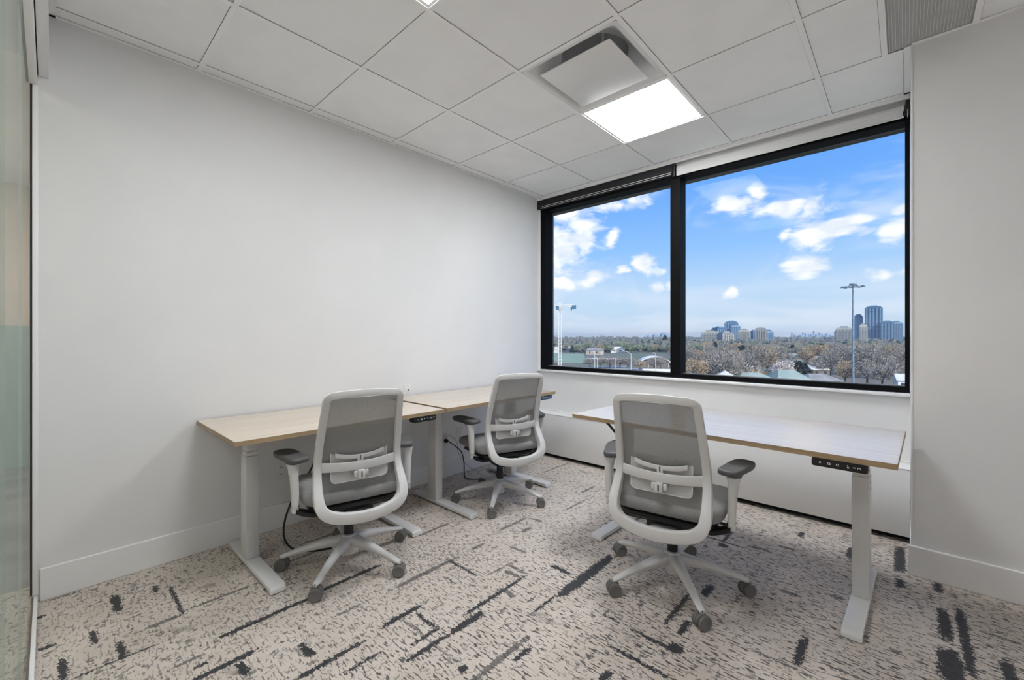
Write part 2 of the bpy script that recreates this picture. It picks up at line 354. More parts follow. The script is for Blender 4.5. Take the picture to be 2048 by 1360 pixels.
def mbox(name, mat, dims, parent=None, bev=0.0, seg=2, smooth=0.6):
    bm = bmesh.new(); box(bm, *dims, bev=bev, seg=seg)
    return finish(name, bm, mat, parent, smooth)
def ring_loft(bm, rings, closed_path=False, caps=True):
    R = [[bm.verts.new(p) for p in r] for r in rings]
    n = len(R[0]); m_ = len(R)
    for i in range(m_ if closed_path else m_ - 1):
        a, b_ = R[i], R[(i + 1) % m_]
        for k in range(n):
            bm.faces.new((a[k], a[(k + 1) % n], b_[(k + 1) % n], b_[k]))
    if caps and not closed_path:
        bm.faces.new(list(reversed(R[0]))); bm.faces.new(R[-1])
def tube(bm, pts, r, n=8):
    pts = [Vector(p) for p in pts]; rr = r if isinstance(r, (list, tuple)) else [r] * len(pts)
    rings = []; up = None
    for i, p in enumerate(pts):
        T = (pts[min(i + 1, len(pts) - 1)] - pts[max(i - 1, 0)]).normalized()
        if up is None: up = T.orthogonal().normalized()
        up = (up - T * up.dot(T))
        up = up.normalized() if up.length > 1e-6 else T.orthogonal().normalized()
        B = T.cross(up)
        rings.append([p + (up * math.cos(2 * PI * k / n) + B * math.sin(2 * PI * k / n)) * rr[i] for k in range(n)])
    ring_loft(bm, rings)
def lathe(bm, prof, n=24, mtx=None):
    rings = [[Vector((max(r, 1e-4) * math.cos(2 * PI * k / n), max(r, 1e-4) * math.sin(2 * PI * k / n), z)) for k in range(n)] for r, z in prof]
    if mtx is not None: rings = [[mtx @ p for p in r] for r in rings]
    ring_loft(bm, rings)
def catmull(pts, per=6, closed=False):
    pts = [Vector(p) for p in pts]; n = len(pts); out = []
    for i in range(n if closed else n - 1):
        g = lambda k: pts[k % n] if closed else pts[min(max(k, 0), n - 1)]
        p0, p1, p2, p3 = g(i - 1), g(i), g(i + 1), g(i + 2)
        for s in range(per):
            u = s / per
            out.append(0.5 * ((2 * p1) + (p2 - p0) * u + (2 * p0 - 5 * p1 + 4 * p2 - p3) * u * u + (3 * p1 - p0 - 3 * p2 + p3) * u ** 3))
    if not closed: out.append(pts[-1])
    return out
def rrect(w, h, r, n=5):
    """rounded rectangle outline centred on 0 (half sizes w,h)"""
    out = []
    for cx_, cy_, a0 in ((w - r, h - r, 0), (-w + r, h - r, PI / 2), (-w + r, -h + r, PI), (w - r, -h + r, 1.5 * PI)):
        for k in range(n + 1):
            a = a0 + PI / 2 * k / n
            out.append((cx_ + r * math.cos(a), cy_ + r * math.sin(a)))
    return out
def prism(bm, outline, z0, z1, mtx=None, bev=0.0):
    lo = [bm.verts.new((x, y, z0)) for x, y in outline]; hi = [bm.verts.new((x, y, z1)) for x, y in outline]
    n = len(outline)
    fl = bm.faces.new(list(reversed(lo))); fh = bm.faces.new(hi)
    for k in range(n): bm.faces.new((lo[k], lo[(k + 1) % n], hi[(k + 1) % n], hi[k]))
    if mtx is not None: bmesh.ops.transform(bm, matrix=mtx, verts=lo + hi)
    if bev > 0:
        es = list({e for f in (fl, fh) for e in f.edges})
        bmesh.ops.bevel(bm, geom=es, offset=bev, segments=2, affect='EDGES', profile=0.5)

# ================================================================== ROOM SHELL
XL, XR = -2.885, 1.25          # left wall face, right wall face
YW = 3.55                      # face of the wall under the window
YG = 3.63                      # glass
CZ = 2.6705                    # ceiling grid underside
CXL, CYF = 0.028, 2.95         # column corner
def struct(o, label=None): o['kind'] = 'structure'; return o

struct(mbox('floor', 'carpet', (XL - 0.2, XR + 0.2, -2.2, 3.9, -0.25, 0.0), smooth=0))
struct(mbox('floor_corridor', 'plenum', (-6.2, XL - 0.2, -2.2, 0.0, -0.25, 0.0), smooth=0))
struct(mbox('wall_left', 'wall_paint', (XL - 0.2, XL, -0.062, 3.70, 0.0, 2.95), smooth=0))
struct(mbox('wall_right', 'wall_paint', (XR, XR + 0.2, -2.2, 3.70, 0.0, 2.95), smooth=0))
# wall below and above the window
bm = bmesh.new(); box(bm, XL, 0.4, YW, 3.70, 0.0, 0.835); box(bm, XL, 0.4, 3.575, 3.70, 2.56, 2.95)
struct(finish('wall_window', bm, 'wall_paint', smooth=0))
# column / return wall at the right
struct(mbox('wall_column', 'wall_paint', (CXL, XR, CYF, 3.70, 0.0, 2.95), bev=0.002, seg=1))
# wall at the back: header over the glazing, pier to the right of the doorway
bm = bmesh.new(); box(bm, XL, XR, -0.035, -0.003, 2.382, 2.95); box(bm, XL, XR, -0.14, -0.035, 2.45, 2.95); box(bm, 0.62, XR, -0.14, -0.003, 0.0, 2.382)
struct(finish('wall_back', bm, 'wall_paint', smooth=0))
struct(mbox('wall_corridor', 'corridor_paint', (-6.2, XR + 0.2, -2.2, -1.75, 0.0, 2.95), smooth=0))
bm = bmesh.new(); box(bm, -6.2, XL - 0.2, -0.06, 0.04, 0.0, 2.95); box(bm, -6.2, -6.0, -1.75, -0.06, 1.30, 2.95)
struct(finish('wall_corridor_end', bm, 'corridor_paint', smooth=0))
struct(mbox('trim_6', 'corridor_panel', (-6.2, -5.99, -1.75, -0.06, 0.0, 1.30), smooth=0))

def baseboard(name, pts_boxes):
    bm = bmesh.new()
    for d in pts_boxes: box(bm, *d, bev=0.003, seg=1)
    return struct(finish(name, bm, 'trim_paint'))
baseboard('baseboard_left', [(XL, XL + 0.013, -0.03, 3.37, 0.0, 0.148)])
baseboard('baseboard_column', [(CXL - 0.015, XR, CYF - 0.015, CYF, 0.0, 0.148), (CXL - 0.004, CXL, CYF - 0.005, 3.366, 0.0, 0.148)])
# thin corner bead on the column edge
struct(mbox('trim_1', 'trim_paint', (CXL - 0.0025, CXL + 0.004, CYF - 0.0025, CYF + 0.004, 0.148, 2.662)))

# ---- window sill
bm = bmesh.new(); box(bm, XL, CXL, 3.518, 3.62, 0.833, 0.853, bev=0.004)
sill = struct(finish('window_sill', bm, 'trim_paint'))
sill.name = 'trim_2'

# ---- window
win = empty('window_1', (0, 0, 0)); struct(win)
FO = dict(l=-2.862, r=0.0262, b=0.858, t=2.555)      # outside of the frame
ML, MR = -1.457, -1.372                              # mullion
def wpart(name, mat, d, bev=0.002, par=None): return mbox(name, mat, d, par or win, bev=bev, seg=1)
wpart('frame_rail', 'frame_black', (FO['l'], FO['r'], 3.56, 3.68, FO['b'], 0.890))
wpart('frame_rail', 'frame_black', (FO['l'], FO['r'], 3.56, 3.68, 2.527, FO['t']))
wpart('frame_jamb', 'frame_black', (FO['l'], -2.797, 3.56, 3.68, 0.890, 2.527))
wpart('frame_jamb', 'frame_black', (0.004, FO['r'], 3.56, 3.68, 0.890, 2.527))
wpart('mullion', 'frame_black', (ML, MR, 3.56, 3.68, 0.890, 2.527))
wpart('glazing_bead', 'aluminium', (-2.797, ML, 3.612, 3.62, 0.890, 0.896), 0.0)
wpart('glazing_bead', 'aluminium', (MR, 0.004, 3.612, 3.62, 0.890, 0.896), 0.0)
p1 = wpart('pane', 'window_glass', (-2.800, ML + 0.003, YG, YG + 0.006, 0.888, 2.53), 0.0)
p2 = wpart('pane', 'window_glass', (MR - 0.003, 0.006, YG, YG + 0.006, 0.888, 2.53), 0.0)
# white reveal strips beside the frame
struct(mbox('trim_3', 'trim_paint', (XL, FO['l'], 3.555, 3.62, 0.853, 2.57)))
# outside lintel over the glass (stepped)
bm = bmesh.new(); box(bm, -3.4, 0.9, 3.705, 3.80, 2.56, 3.0); box(bm, -3.4, 0.9, 3.80, 3.95, 2.594, 3.0)
struct(finish('trim_4', bm, 'lintel_dark', smooth=0))
# outer skin of the building around the room, keeps daylight out everywhere but the window
bm = bmesh.new()
box(bm, XL - 0.3, XR + 0.3, -2.3, 3.70, 2.96, 3.1); box(bm, -6.4, XL - 0.3, -2.3, 0.05, 2.96, 3.1); box(bm, -6.4, XL - 0.3, 0.045, 0.08, -0.3, 3.1); box(bm, -6.4, -6.21, -2.3, 0.05, -0.3, 3.1)
box(bm, 0.03, XR + 0.3, 3.70, 3.80, -0.3, 3.1); box(bm, XL - 0.3, -2.87, 3.70, 3.80, -0.3, 3.1); box(bm, XL - 0.3, XR + 0.3, 3.70, 3.80, -0.3, 0.84)
box(bm, -6.4, XR + 0.3, -2.35, -2.2, -0.3, 3.1); box(bm, XL - 0.35, XL - 0.2, 0.08, 3.75, -0.3, 3.1); box(bm, XR + 0.2, XR + 0.35, -2.3, 3.75, -0.3, 3.1)
struct(finish('wall_outer', bm, 'lintel_dark', smooth=0))

# ---- roller blinds
rb = empty('roller_blind', (-2.16, 3.56, 2.565))
tag(rb, 'closed black roller blind cassette over the narrow left window pane', 'blind', 'roller blinds')
o_ = Vector((-2.16, 3.56, 2.565))
def rel(d, o): return (d[0] - o.x, d[1] - o.x, d[2] - o.y, d[3] - o.y, d[4] - o.z, d[5] - o.z)
mbox('cassette', 'cassette_dark', rel((XL + 0.001, -1.428, 3.528, 3.572, 2.566, 2.644), o_), rb, bev=0.004)
mbox('hem_bar', 'plastic_white', rel((-2.82, -1.436, 3.526, 3.530, 2.572, 2.5755), o_), rb)
mbox('hem_bar', 'plastic_white', rel((-2.84, -1.436, 3.530, 3.536, 2.559, 2.562), o_), rb)
mbox('fabric_strip', 'cassette_dark', rel((-2.84, -1.436, 3.533, 3.545, 2.552, 2.567), o_), rb, bev=0.002)
mbox('end_bracket', 'plastic_black', rel((XL + 0.001, XL + 0.03, 3.528, 3.575, 2.556, 2.57), o_), rb, bev=0.003)
rb2 = empty('roller_blind', (-0.70, 3.56, 2.54))
tag(rb2, 'rolled-up pale grey fabric blind over the wide right window pane', 'blind', 'roller blinds')
o_ = Vector((-0.70, 3.56, 2.54))
bm = bmesh.new()
lathe(bm, [(0.0, -0.695), (0.034, -0.695), (0.034, 0.70), (0.0, 0.70)], 28, Matrix.Translation((0, 0.008, 0.056)) @ Matrix.Rotation(PI / 2, 4, 'Y'))
finish('fabric_roll', bm, 'shade_fabric', rb2)
mbox('fabric_drop', 'shade_fabric', rel((-1.395, 0.0, 3.537, 3.540, 2.545, 2.60), o_), rb2)
mbox('hem_bar', 'shade_fabric', rel((-1.395, 0.0, 3.534, 3.543, 2.538, 2.552), o_), rb2, bev=0.003)
mbox('end_bracket', 'plastic_black', rel((-1.428, -1.405, 3.528, 3.572, 2.535, 2.645), o_), rb2, bev=0.004)
mbox('end_bracket', 'plastic_black', rel((0.006, 0.026, 3.528, 3.572, 2.545, 2.64), o_), rb2, bev=0.004)
mbox('chain_guide', 'plastic_black', rel((-0.006, 0.012, 3.526, 3.540, 2.552, 2.575), o_), rb2, bev=0.003)
mbox('bead_chain', 'aluminium', rel((0.0145, 0.0175, 3.522, 3.525, 2.53, 2.58), o_), rb2)

# ---- enclosure for the perimeter heating under the window
rc = empty('radiator_cover', (-1.43, 3.46, 0.0))
tag(rc, 'long white metal radiator cover running along the wall under the window', 'radiator cover')
o_ = Vector((-1.43, 3.46, 0.0))
mbox('front_panel', 'cover_metal', rel((XL + 0.004, CXL - 0.0008, 3.368, 3.376, 0.036, 0.428), o_), rc, bev=0.002)
mbox('top_panel', 'cover_metal', rel((XL + 0.004, CXL - 0.0008, 3.366, 3.545, 0.424, 0.432), o_), rc, bev=0.002)
mbox('top_lip', 'cover_metal', rel((XL + 0.004, CXL - 0.0008, 3.53, 3.549, 0.432, 0.440), o_), rc, bev=0.002)
mbox('gap_shade', 'gap_black', rel((XL + 0.01, CXL - 0.001, 3.43, 3.54, 0.0, 0.42), o_), rc)  # black block painting in the shade of the gap under the cover

# ---- ceiling: slab, lay-in tiles, grid bars
ceil_ = struct(mbox('ceiling', 'plenum', (XL - 0.2, XR + 0.2, -2.2, 3.70, 2.80, 2.95), smooth=0))
GX = [XL] + [-2.800 + 0.6096 * i for i in range(6)] + [XR]
GY = [-0.003] + [0.5594 + 0.604 * j for j in range(5)] + [3.523]
BW = 0.012
DIFF = (3, 3); LIGHTS = [(3, 1), (3, 4)]
VX0, VX1 = -0.066, 0.236           # return grille
def tile(x0, x1, y0, y1):
    g = 0.0014
    bm = bmesh.new(); box(bm, x0 + g, x1 - g, y0 + g, y1 - g, 2.6755, 2.692)
    return finish('ceiling_tile', bm, 'tile_mineral', ceil_, smooth=0)
for i in range(len(GX) - 1):
    for j in range(len(GY) - 1):
        x0, x1, y0, y1 = GX[i], GX[i + 1], GY[j], GY[j + 1]
        x0 += BW if i else 0.018; x1 -= BW
        y0 += BW if j else 0.018; y1 -= BW if j < len(GY) - 2 else 0.022
        if (i, j) == DIFF or (i, j) in LIGHTS: continue
        if i == 5 and j >= 4:
            tile(x0, -0.0745 - BW, y0, y1) if j == 4 else tile(x0, 0.0, y0, y1)
            continue
        if i == 6 and j == 5: continue
        tile(x0, x1, y0, y1)
def bar(d): return mbox('grid_bar', 'grid_white', d, ceil_, bev=0.0007, seg=1)
for i in range(1, len(GX) - 1):
    bar((GX[i] - BW, GX[i] + BW, GY[0] + 0.016, (3.505 if GX[i] < 0 else 2.945), CZ, CZ + 0.004))
for j in range(1, len(GY) - 1):
    for i in range(len(GX) - 1):
        a = GX[i] + (BW if i else 0.018); e = GX[i + 1] - (BW if i < len(GX) - 2 else 0.018)
        if j == 5 and i == 5: e = 0.23
        if j == 5 and i == 6: continue
        bar((a, e, GY[j] - BW, GY[j] + BW, CZ + 0.0004, CZ + 0.0042))
bar((-0.0745 - BW, -0.0745 + BW, GY[4] + BW, GY[5] - BW, CZ + 0.0002, CZ + 0.004))
# wall angles round the edge
mbox('wall_angle', 'grid_white', (XL, XL + 0.02, GY[0], 3.523, CZ + 0.0002, CZ + 0.003), ceil_)
mbox('wall_angle', 'grid_white', (XL, XR, GY[0], GY[0] + 0.02, CZ + 0.0002, CZ + 0.003), ceil_)
mbox('wall_angle', 'grid_white', (XL, CXL, 3.499, 3.523, CZ - 0.0004, CZ + 0.003), ceil_)
mbox('wall_angle', 'trim_paint', (XL, CXL, 3.520, 3.5285, 2.645, CZ + 0.002), ceil_)
mbox('wall_angle', 'grid_white', (0.0, CXL, CYF, 3.523, CZ - 0.0004, CZ + 0.003), ceil_)
mbox('wall_angle', 'grid_white', (CXL, XR, CYF - 0.02, CYF, CZ - 0.0004, CZ + 0.003), ceil_)
mbox('pocket_cap', 'trim_paint', (XL, CXL, 3.524, 3.60, 2.655, 2.675), ceil_)
mbox('edge_cover', 'plenum', (-2.88, 0.02, 3.53, 3.58, 2.676, 2.80), ceil_)

# ---- ceiling light panels
def light_panel(i, j, label, glow='panel_glow'):
    x0, x1, y0, y1 = GX[i] + BW, GX[i + 1] - BW, GY[j] + BW, GY[j + 1] - BW
    cx_, cy_ = (x0 + x1) / 2, (y0 + y1) / 2
    e = empty('ceiling_light', (cx_, cy_, CZ)); tag(e, label, 'ceiling light', 'flat square ceiling light panels')
    hx, hy = (x1 - x0) / 2, (y1 - y0) / 2
    k = 0.278
    bm = bmesh.new()
    for d in ((-hx, -k, -hy, hy), (k, hx, -hy, hy), (-k, k, -hy, -k), (-k, k, k, hy)):
        box(bm, d[0], d[1], d[2], d[3], 0.0045, 0.016)
    finish('light_frame', bm, 'grid_white', e, 0)
    mbox('diffuser', glow, (-k, k, -k, k, 0.0058, 0.012), e, smooth=0)
    mbox('housing', 'grid_white', (-hx, hx, -hy, hy, 0.018, 0.05), e, smooth=0)
light_panel(3, 4, 'lit square white light panel beside the air diffuser in the ceiling')
light_panel(3, 1, 'lit square light panel of which only a corner shows at the top edge', 'panel_glow_dim')

# ---- square plaque air diffuser
x0, x1, y0, y1 = GX[3] + BW, GX[4] - BW, GY[3] + BW, GY[4] - BW
cx_, cy_ = (x0 + x1) / 2, (y0 + y1) / 2; hx = (x1 - x0) / 2; hy = (y1 - y0) / 2
ad = empty('air_diffuser', (cx_, cy_, CZ)); tag(ad, 'square white air diffuser with a flat hanging plaque in the ceiling', 'air diffuser')
bm = bmesh.new()
N = 48
def sq(a, h_x, h_y, p):   # superellipse outline point
    ca, sa = math.cos(a), math.sin(a)
    return (h_x * math.copysign(abs(ca) ** (2 / p), ca), h_y * math.copysign(abs(sa) ** (2 / p), sa))
rings = []
for f, pz, p in ((1.0, 0.001, 40), (0.94, 0.001, 40), (0.90, 0.010, 30), (0.84, 0.035, 9), (0.78, 0.062, 5), (0.70, 0.085, 3), (0.63, 0.10, 2), (0.62, 0.128, 2)):
    rings.append([Vector((*sq(2 * PI * (k + 0.5) / N, hx * f, hy * f, p), pz)) for k in range(N)])
ring_loft(bm, rings, caps=False)
finish('back_pan', bm, 'diffuser_white', ad, 0.9)
bm = bmesh.new(); lathe(bm, [(0.0, 0.127), (0.19, 0.127), (0.19, 0.13), (0.0, 0.13)], 32); finish('duct_throat', bm, 'duct_dark', ad)
mbox('plaque', 'diffuser_white', (-0.217, 0.217, -0.214, 0.214, -0.016, -0.010), ad, bev=0.0015)
for sx in (-1, 1):
    for sy in (-1, 1):
        bm = bmesh.new(); tube(bm, [(sx * 0.12, sy * 0.12, -0.011), (sx * 0.125, sy * 0.125, 0.125)], 0.008); finish('hanger', bm, 'aluminium', ad)

# ---- return air grille beside the column
gc = Vector(((VX0 + VX1) / 2, (GY[4] + GY[5]) / 2, CZ))
gr = empty('return_grille', gc); tag(gr, 'grey egg-crate return air grille in the ceiling beside the column', 'air grille')
w2, h2 = (VX1 - VX0) / 2 + 0.002, (GY[5] - GY[4]) / 2 - BW
bm = bmesh.new()
k = -w2
while k < w2 - 0.002:
    box(bm, k, k + 0.0016, -h2, h2, 0.006, 0.018); k += 0.0122
k = -h2
while k < h2 - 0.002:
    box(bm, -w2, w2, k, k + 0.0022, 0.0055, 0.018); k += 0.0085
finish('grille_core', bm, 'grille_grey', gr, 0, kind='stuff')
mbox('duct_box', 'duct_dark', (-w2, w2, -h2, h2, 0.03, 0.06), gr)

# ================================================================== GLASS PARTITION at the doorway (left edge of the view)
pt_ = empty('door_1', (XL, -0.06, 0)); struct(pt_)
o_ = Vector((XL, -0.06, 0.0))
mbox('head_track', 'grid_white', rel((XL, 0.60, -0.0635, -0.039, 2.335, 2.384), o_), pt_, bev=0.002)
mbox('track_gasket', 'caster_grey', rel((XL, 0.60, -0.072, -0.064, 2.338, 2.45), o_), pt_)
mbox('jamb', 'grid_white', rel((XL, XL + 0.004, -0.054, -0.0355, 0.034, 2.336), o_), pt_, bev=0.001)
mbox('seal', 'gap_black', rel((XL, XL + 0.006, -0.060, -0.0545, 0.034, 2.336), o_), pt_)
mbox('floor_rail', 'grid_white', rel((XL + 0.004, -0.95, -0.0495, -0.0365, 0.0, 0.032), o_), pt_, bev=0.002)
mbox('rail_base', 'caster_grey', rel((XL + 0.004, -0.95, -0.056, -0.0497, 0.0, 0.028), o_), pt_)
for a, e in ((XL + 0.01, -2.12), (-2.115, -1.36), (-1.355, -0.95)):
    mbox('glass_panel', 'frosted_glass', rel((a, e, -0.0700, -0.0620, 0.03, 2.336), o_), pt_)
mbox('end_stile', 'aluminium', rel((-0.95, -0.94, -0.072, -0.060, 0.0, 2.336), o_), pt_)
# corridor ceiling and an added fill lamp, both out of view
struct(mbox('trim_5', 'tile_mineral', (-6.0, XR, -1.75, -0.07, 2.60, 2.64), smooth=0))
cl = empty('ceiling_light', (-1.6, -0.95, 2.60)); tag(cl, 'added unseen fill light panel on the corridor ceiling', 'ceiling light')
b2 = bsdf('corridor_fill', (1, 1, 1), 0.5); b2[2].inputs['Emission Color'].default_value = (1.0, 0.95, 0.90, 1); b2[2].inputs['Emission Strength'].default_value = 9.0
mbox('light_frame', 'grid_white', (-0.6, 0.6, -0.15, 0.15, -0.012, -0.001), cl)
mbox('diffuser', 'corridor_fill', (-0.58, 0.58, -0.13, 0.13, -0.016, -0.0125), cl)

cl2 = copy_tree(cl); cl2.location = (-4.6, -0.95, 2.60); tag(cl2, 'added unseen far light panel brightening the corridor end wall', 'ceiling light')  # second added lamp, out of view, brightens the wall behind the glass

# ================================================================== DESKS
DZ, DT = 0.737, 0.022
def make_desk(name, loc, rz, Wd, Dp, foot_x, foot_y0, foot_y1, col_y, label, icon_style, panel_off, blue=False):
    """local frame: +X along the front edge (left to right seen from the user), -Y = user's side, origin on the floor under the tabletop's centre"""
    e = empty(name, (loc[0], loc[1], 0), rz); tag(e, label, 'desk', 'height-adjustable desks')
    w, d = Wd / 2, Dp / 2
    bm = bmesh.new(); box(bm, -w + 0.0016, w - 0.0016, -d + 0.0016, d - 0.0016, DZ - DT, DZ); top = finish('tabletop', bm, 'laminate_x', e, 0)
    for q in ((-w, w, -d, -d + 0.0016), (-w, w, d - 0.0016, d), (-w, -w + 0.0016, -d + 0.0016, d - 0.0016), (w - 0.0016, w, -d + 0.0016, d - 0.0016)):
        mbox('edge_band', 'edge_wood', (*q, DZ - DT, DZ - 0.0004), top, smooth=0)
    for fx in foot_x:
        # foot: long flat bar, rounded toes, hollow underneath at the toe
        bm = bmesh.new()
        prof = [(foot_y0, 0.004), (foot_y0, 0.018), (foot_y0 + 0.006, 0.027), (foot_y0 + 0.018, 0.033), (foot_y1 - 0.018, 0.033), (foot_y1 - 0.006, 0.027), (foot_y1, 0.018), (foot_y1, 0.004),
                (foot_y1 - 0.03, 0.004), (foot_y1 - 0.04, 0.010), (foot_y0 + 0.04, 0.010), (foot_y0 + 0.03, 0.004)]
        mt = Matrix(((0, 0, 1, fx), (1, 0, 0, 0), (0, 1, 0, 0), (0, 0, 0, 1)))
        prism(bm, prof, -0.034, 0.034, mt, bev=0.003)
        ft = finish('foot', bm, 'desk_steel', e, 0.7)
        for yy in (foot_y0 + 0.03, foot_y1 - 0.03):
            bm = bmesh.new(); lathe(bm, [(0, 0), (0.016, 0), (0.016, 0.006), (0, 0.006)], 16, Matrix.Translation((fx, yy, 0))); finish('glide', bm, 'plastic_black', ft)
        lg = mbox('leg', 'desk_steel', (fx - 0.0315, fx + 0.0315, col_y - 0.045, col_y + 0.045, 0.033, 0.572), e, bev=0.004)
        mbox('leg_stage', 'desk_steel', (fx - 0.0290, fx + 0.0290, col_y - 0.0425, col_y + 0.0425, 0.572, 0.594), lg, bev=0.003)
        mbox('leg_stage', 'desk_steel', (fx - 0.0265, fx + 0.0265, col_y - 0.040, col_y + 0.040, 0.594, 0.705), lg, bev=0.003)
        for zz in (0.548, 0.520):
            for yy in (-0.02, 0.006):
                bm = bmesh.new(); lathe(bm, [(0, 0), (0.003, 0), (0.003, 0.002), (0, 0.002)], 8, Matrix.Translation((fx + 0.031, col_y + yy, zz)) @ Matrix.Rotation(PI / 2, 4, 'Y')); finish('screw', bm, 'caster_grey', lg)
        mbox('side_bracket', 'desk_steel', (fx - 0.03, fx + 0.03, -d + 0.09, d - 0.06, 0.703, DZ - DT), e, bev=0.002)
    mbox('crossbeam', 'desk_steel', (foot_x[0] + 0.027, foot_x[1] - 0.027, col_y - 0.035, col_y + 0.035, 0.672, 0.706), e, bev=0.003)
    mbox('control_box', 'plastic_black', (-0.14, 0.14, col_y + 0.06, col_y + 0.16, 0.672, DZ - DT), e, bev=0.004)
    # hand controller under the front edge
    px, pw = panel_off
    bm = bmesh.new(); out = rrect(pw / 2, 0.017, 0.008, 4)
    prism(bm, out, 0.0, 0.05, Matrix.Translation((px, -d + 0.004, DZ - DT - 0.018)) @ Matrix.Rotation(-PI / 2, 4, 'X'), bev=0.002)
    cp = finish('control_panel', bm, 'panel_blue' if blue else 'plastic_black', e)
    yf = -d + 0.0032
    def mark(outline, ux, uz, ring=0.0):
        bm = bmesh.new()
        mm = Matrix.Translation((px + ux, yf, DZ - DT - 0.018 + uz)) @ Matrix.Rotation(PI / 2, 4, 'X')
        if ring:
            n = len(outline); inn = [(x * ring, y * ring) for x, y in outline]
            vo = [bm.verts.new(mm @ Vector((x, y, 0))) for x, y in outline]; vi = [bm.verts.new(mm @ Vector((x, y, 0))) for x, y in inn]
            vo2 = [bm.verts.new(mm @ Vector((x, y, -0.0008))) for x, y in outline]; vi2 = [bm.verts.new(mm @ Vector((x, y, -0.0008))) for x, y in inn]
            for k in range(n):
                q = (k + 1) % n
                bm.faces.new((vo[k], vo[q], vi[q], vi[k])); bm.faces.new((vo[k], vo2[k], vo2[q], vo[q])); bm.faces.new((vi[k], vi[q], vi2[q], vi2[k]))
        else: prism(bm, outline, -0.0008, 0.0, mm)
        finish('button_mark', bm, 'panel_mark', cp, 0)
    circ = lambda r, n=14: [(r * math.cos(2 * PI * k / n), r * math.sin(2 * PI * k / n)) for k in range(n)]
    house = [(-0.0055, -0.004), (0.0055, -0.004), (0.0055, 0.0005), (0.003, 0.004), (-0.003, 0.004), (-0.0055, 0.0005)]
    s_ = pw / 0.17
    if icon_style == 'home':
        mark(circ(0.0035), -0.058 * s_, 0.0, 0.6); mark(house, -0.030 * s_, 0.0, 0.6); mark(circ(0.0045), -0.004 * s_, 0.0, 0.65)
        mark(circ(0.002, 8), 0.026 * s_, 0.004); mark(circ(0.0034), 0.028 * s_, -0.003, 0.5)
        mark([(-0.004, -0.0014), (0.004, -0.0014), (0.004, 0.0014), (-0.004, 0.0014)], 0.046 * s_, 0.0); mark([(-0.005, -0.003), (-0.003, -0.003), (-0.002, 0.001), (0.002, 0.001), (0.003, -0.003), (0.005, -0.003), (0.004, 0.003), (-0.004, 0.003)], 0.060 * s_, 0.0)
    else:
        chev = [(-0.003, 0.003), (0.0, 0.003), (0.003, -0.003), (0.0015, -0.003), (0.0, 0.0006)]
        mark(chev, -0.056 * s_, 0.0); mark(rrect(0.006, 0.0045, 0.002, 2), -0.030 * s_, 0.0, 0.6); mark(circ(0.0028), -0.006 * s_, 0.001)
        mark(circ(0.0026), 0.018 * s_, 0.001, 0.4); mark([(-0.002, -0.0035), (0.0028, -0.0035), (0.0028, 0.001), (0.0008, 0.004), (-0.002, 0.001)], 0.042 * s_, 0.0)
        mark([(-0.009, -0.0012), (0.009, -0.0012), (0.009, 0.0012), (-0.009, 0.0012)], 0.064 * s_, 0.001)
    return e

m, t, b = bsdf('panel_blue', (0.015, 0.02, 0.03), 0.3, spec=0.5); add_noise_color(t, b, (0.012, 0.014, 0.018), (0.03, 0.10, 0.22), 60, 2, 0.42, 0.5)

# desk against the left wall (front of desk faces +X): local +X -> world -Y?  user looks toward -X, right hand is +Y
RZ1 = PI / 2                      # local +X -> world +Y, local -Y -> world +X
fy = 0.345
make_desk('standing_desk', (-2.5145, 1.126), RZ1, 1.156, 0.719, (-0.403, 0.372), -0.364, 0.322, 0.05,
          'pale wood standing desk on the left wall, nearest the frosted glass', 'chev', (0.435, 0.165))
make_desk('standing_desk', (-2.521, 2.3165), RZ1, 1.157, 0.706, (-0.423, 0.375), -0.442, 0.228, -0.02,
          'pale wood standing desk on the left wall, in the corner by the window', 'chev', (0.455, 0.165), blue=True)
a3 = math.radians(-1.75)
make_desk('standing_desk', (-0.728, 2.485), a3, 1.447, 0.770, (-0.597, 0.585), -0.325, 0.362, 0.035,
          'long pale wood standing desk parallel to the window beside the column', 'home', (0.552, 0.176))

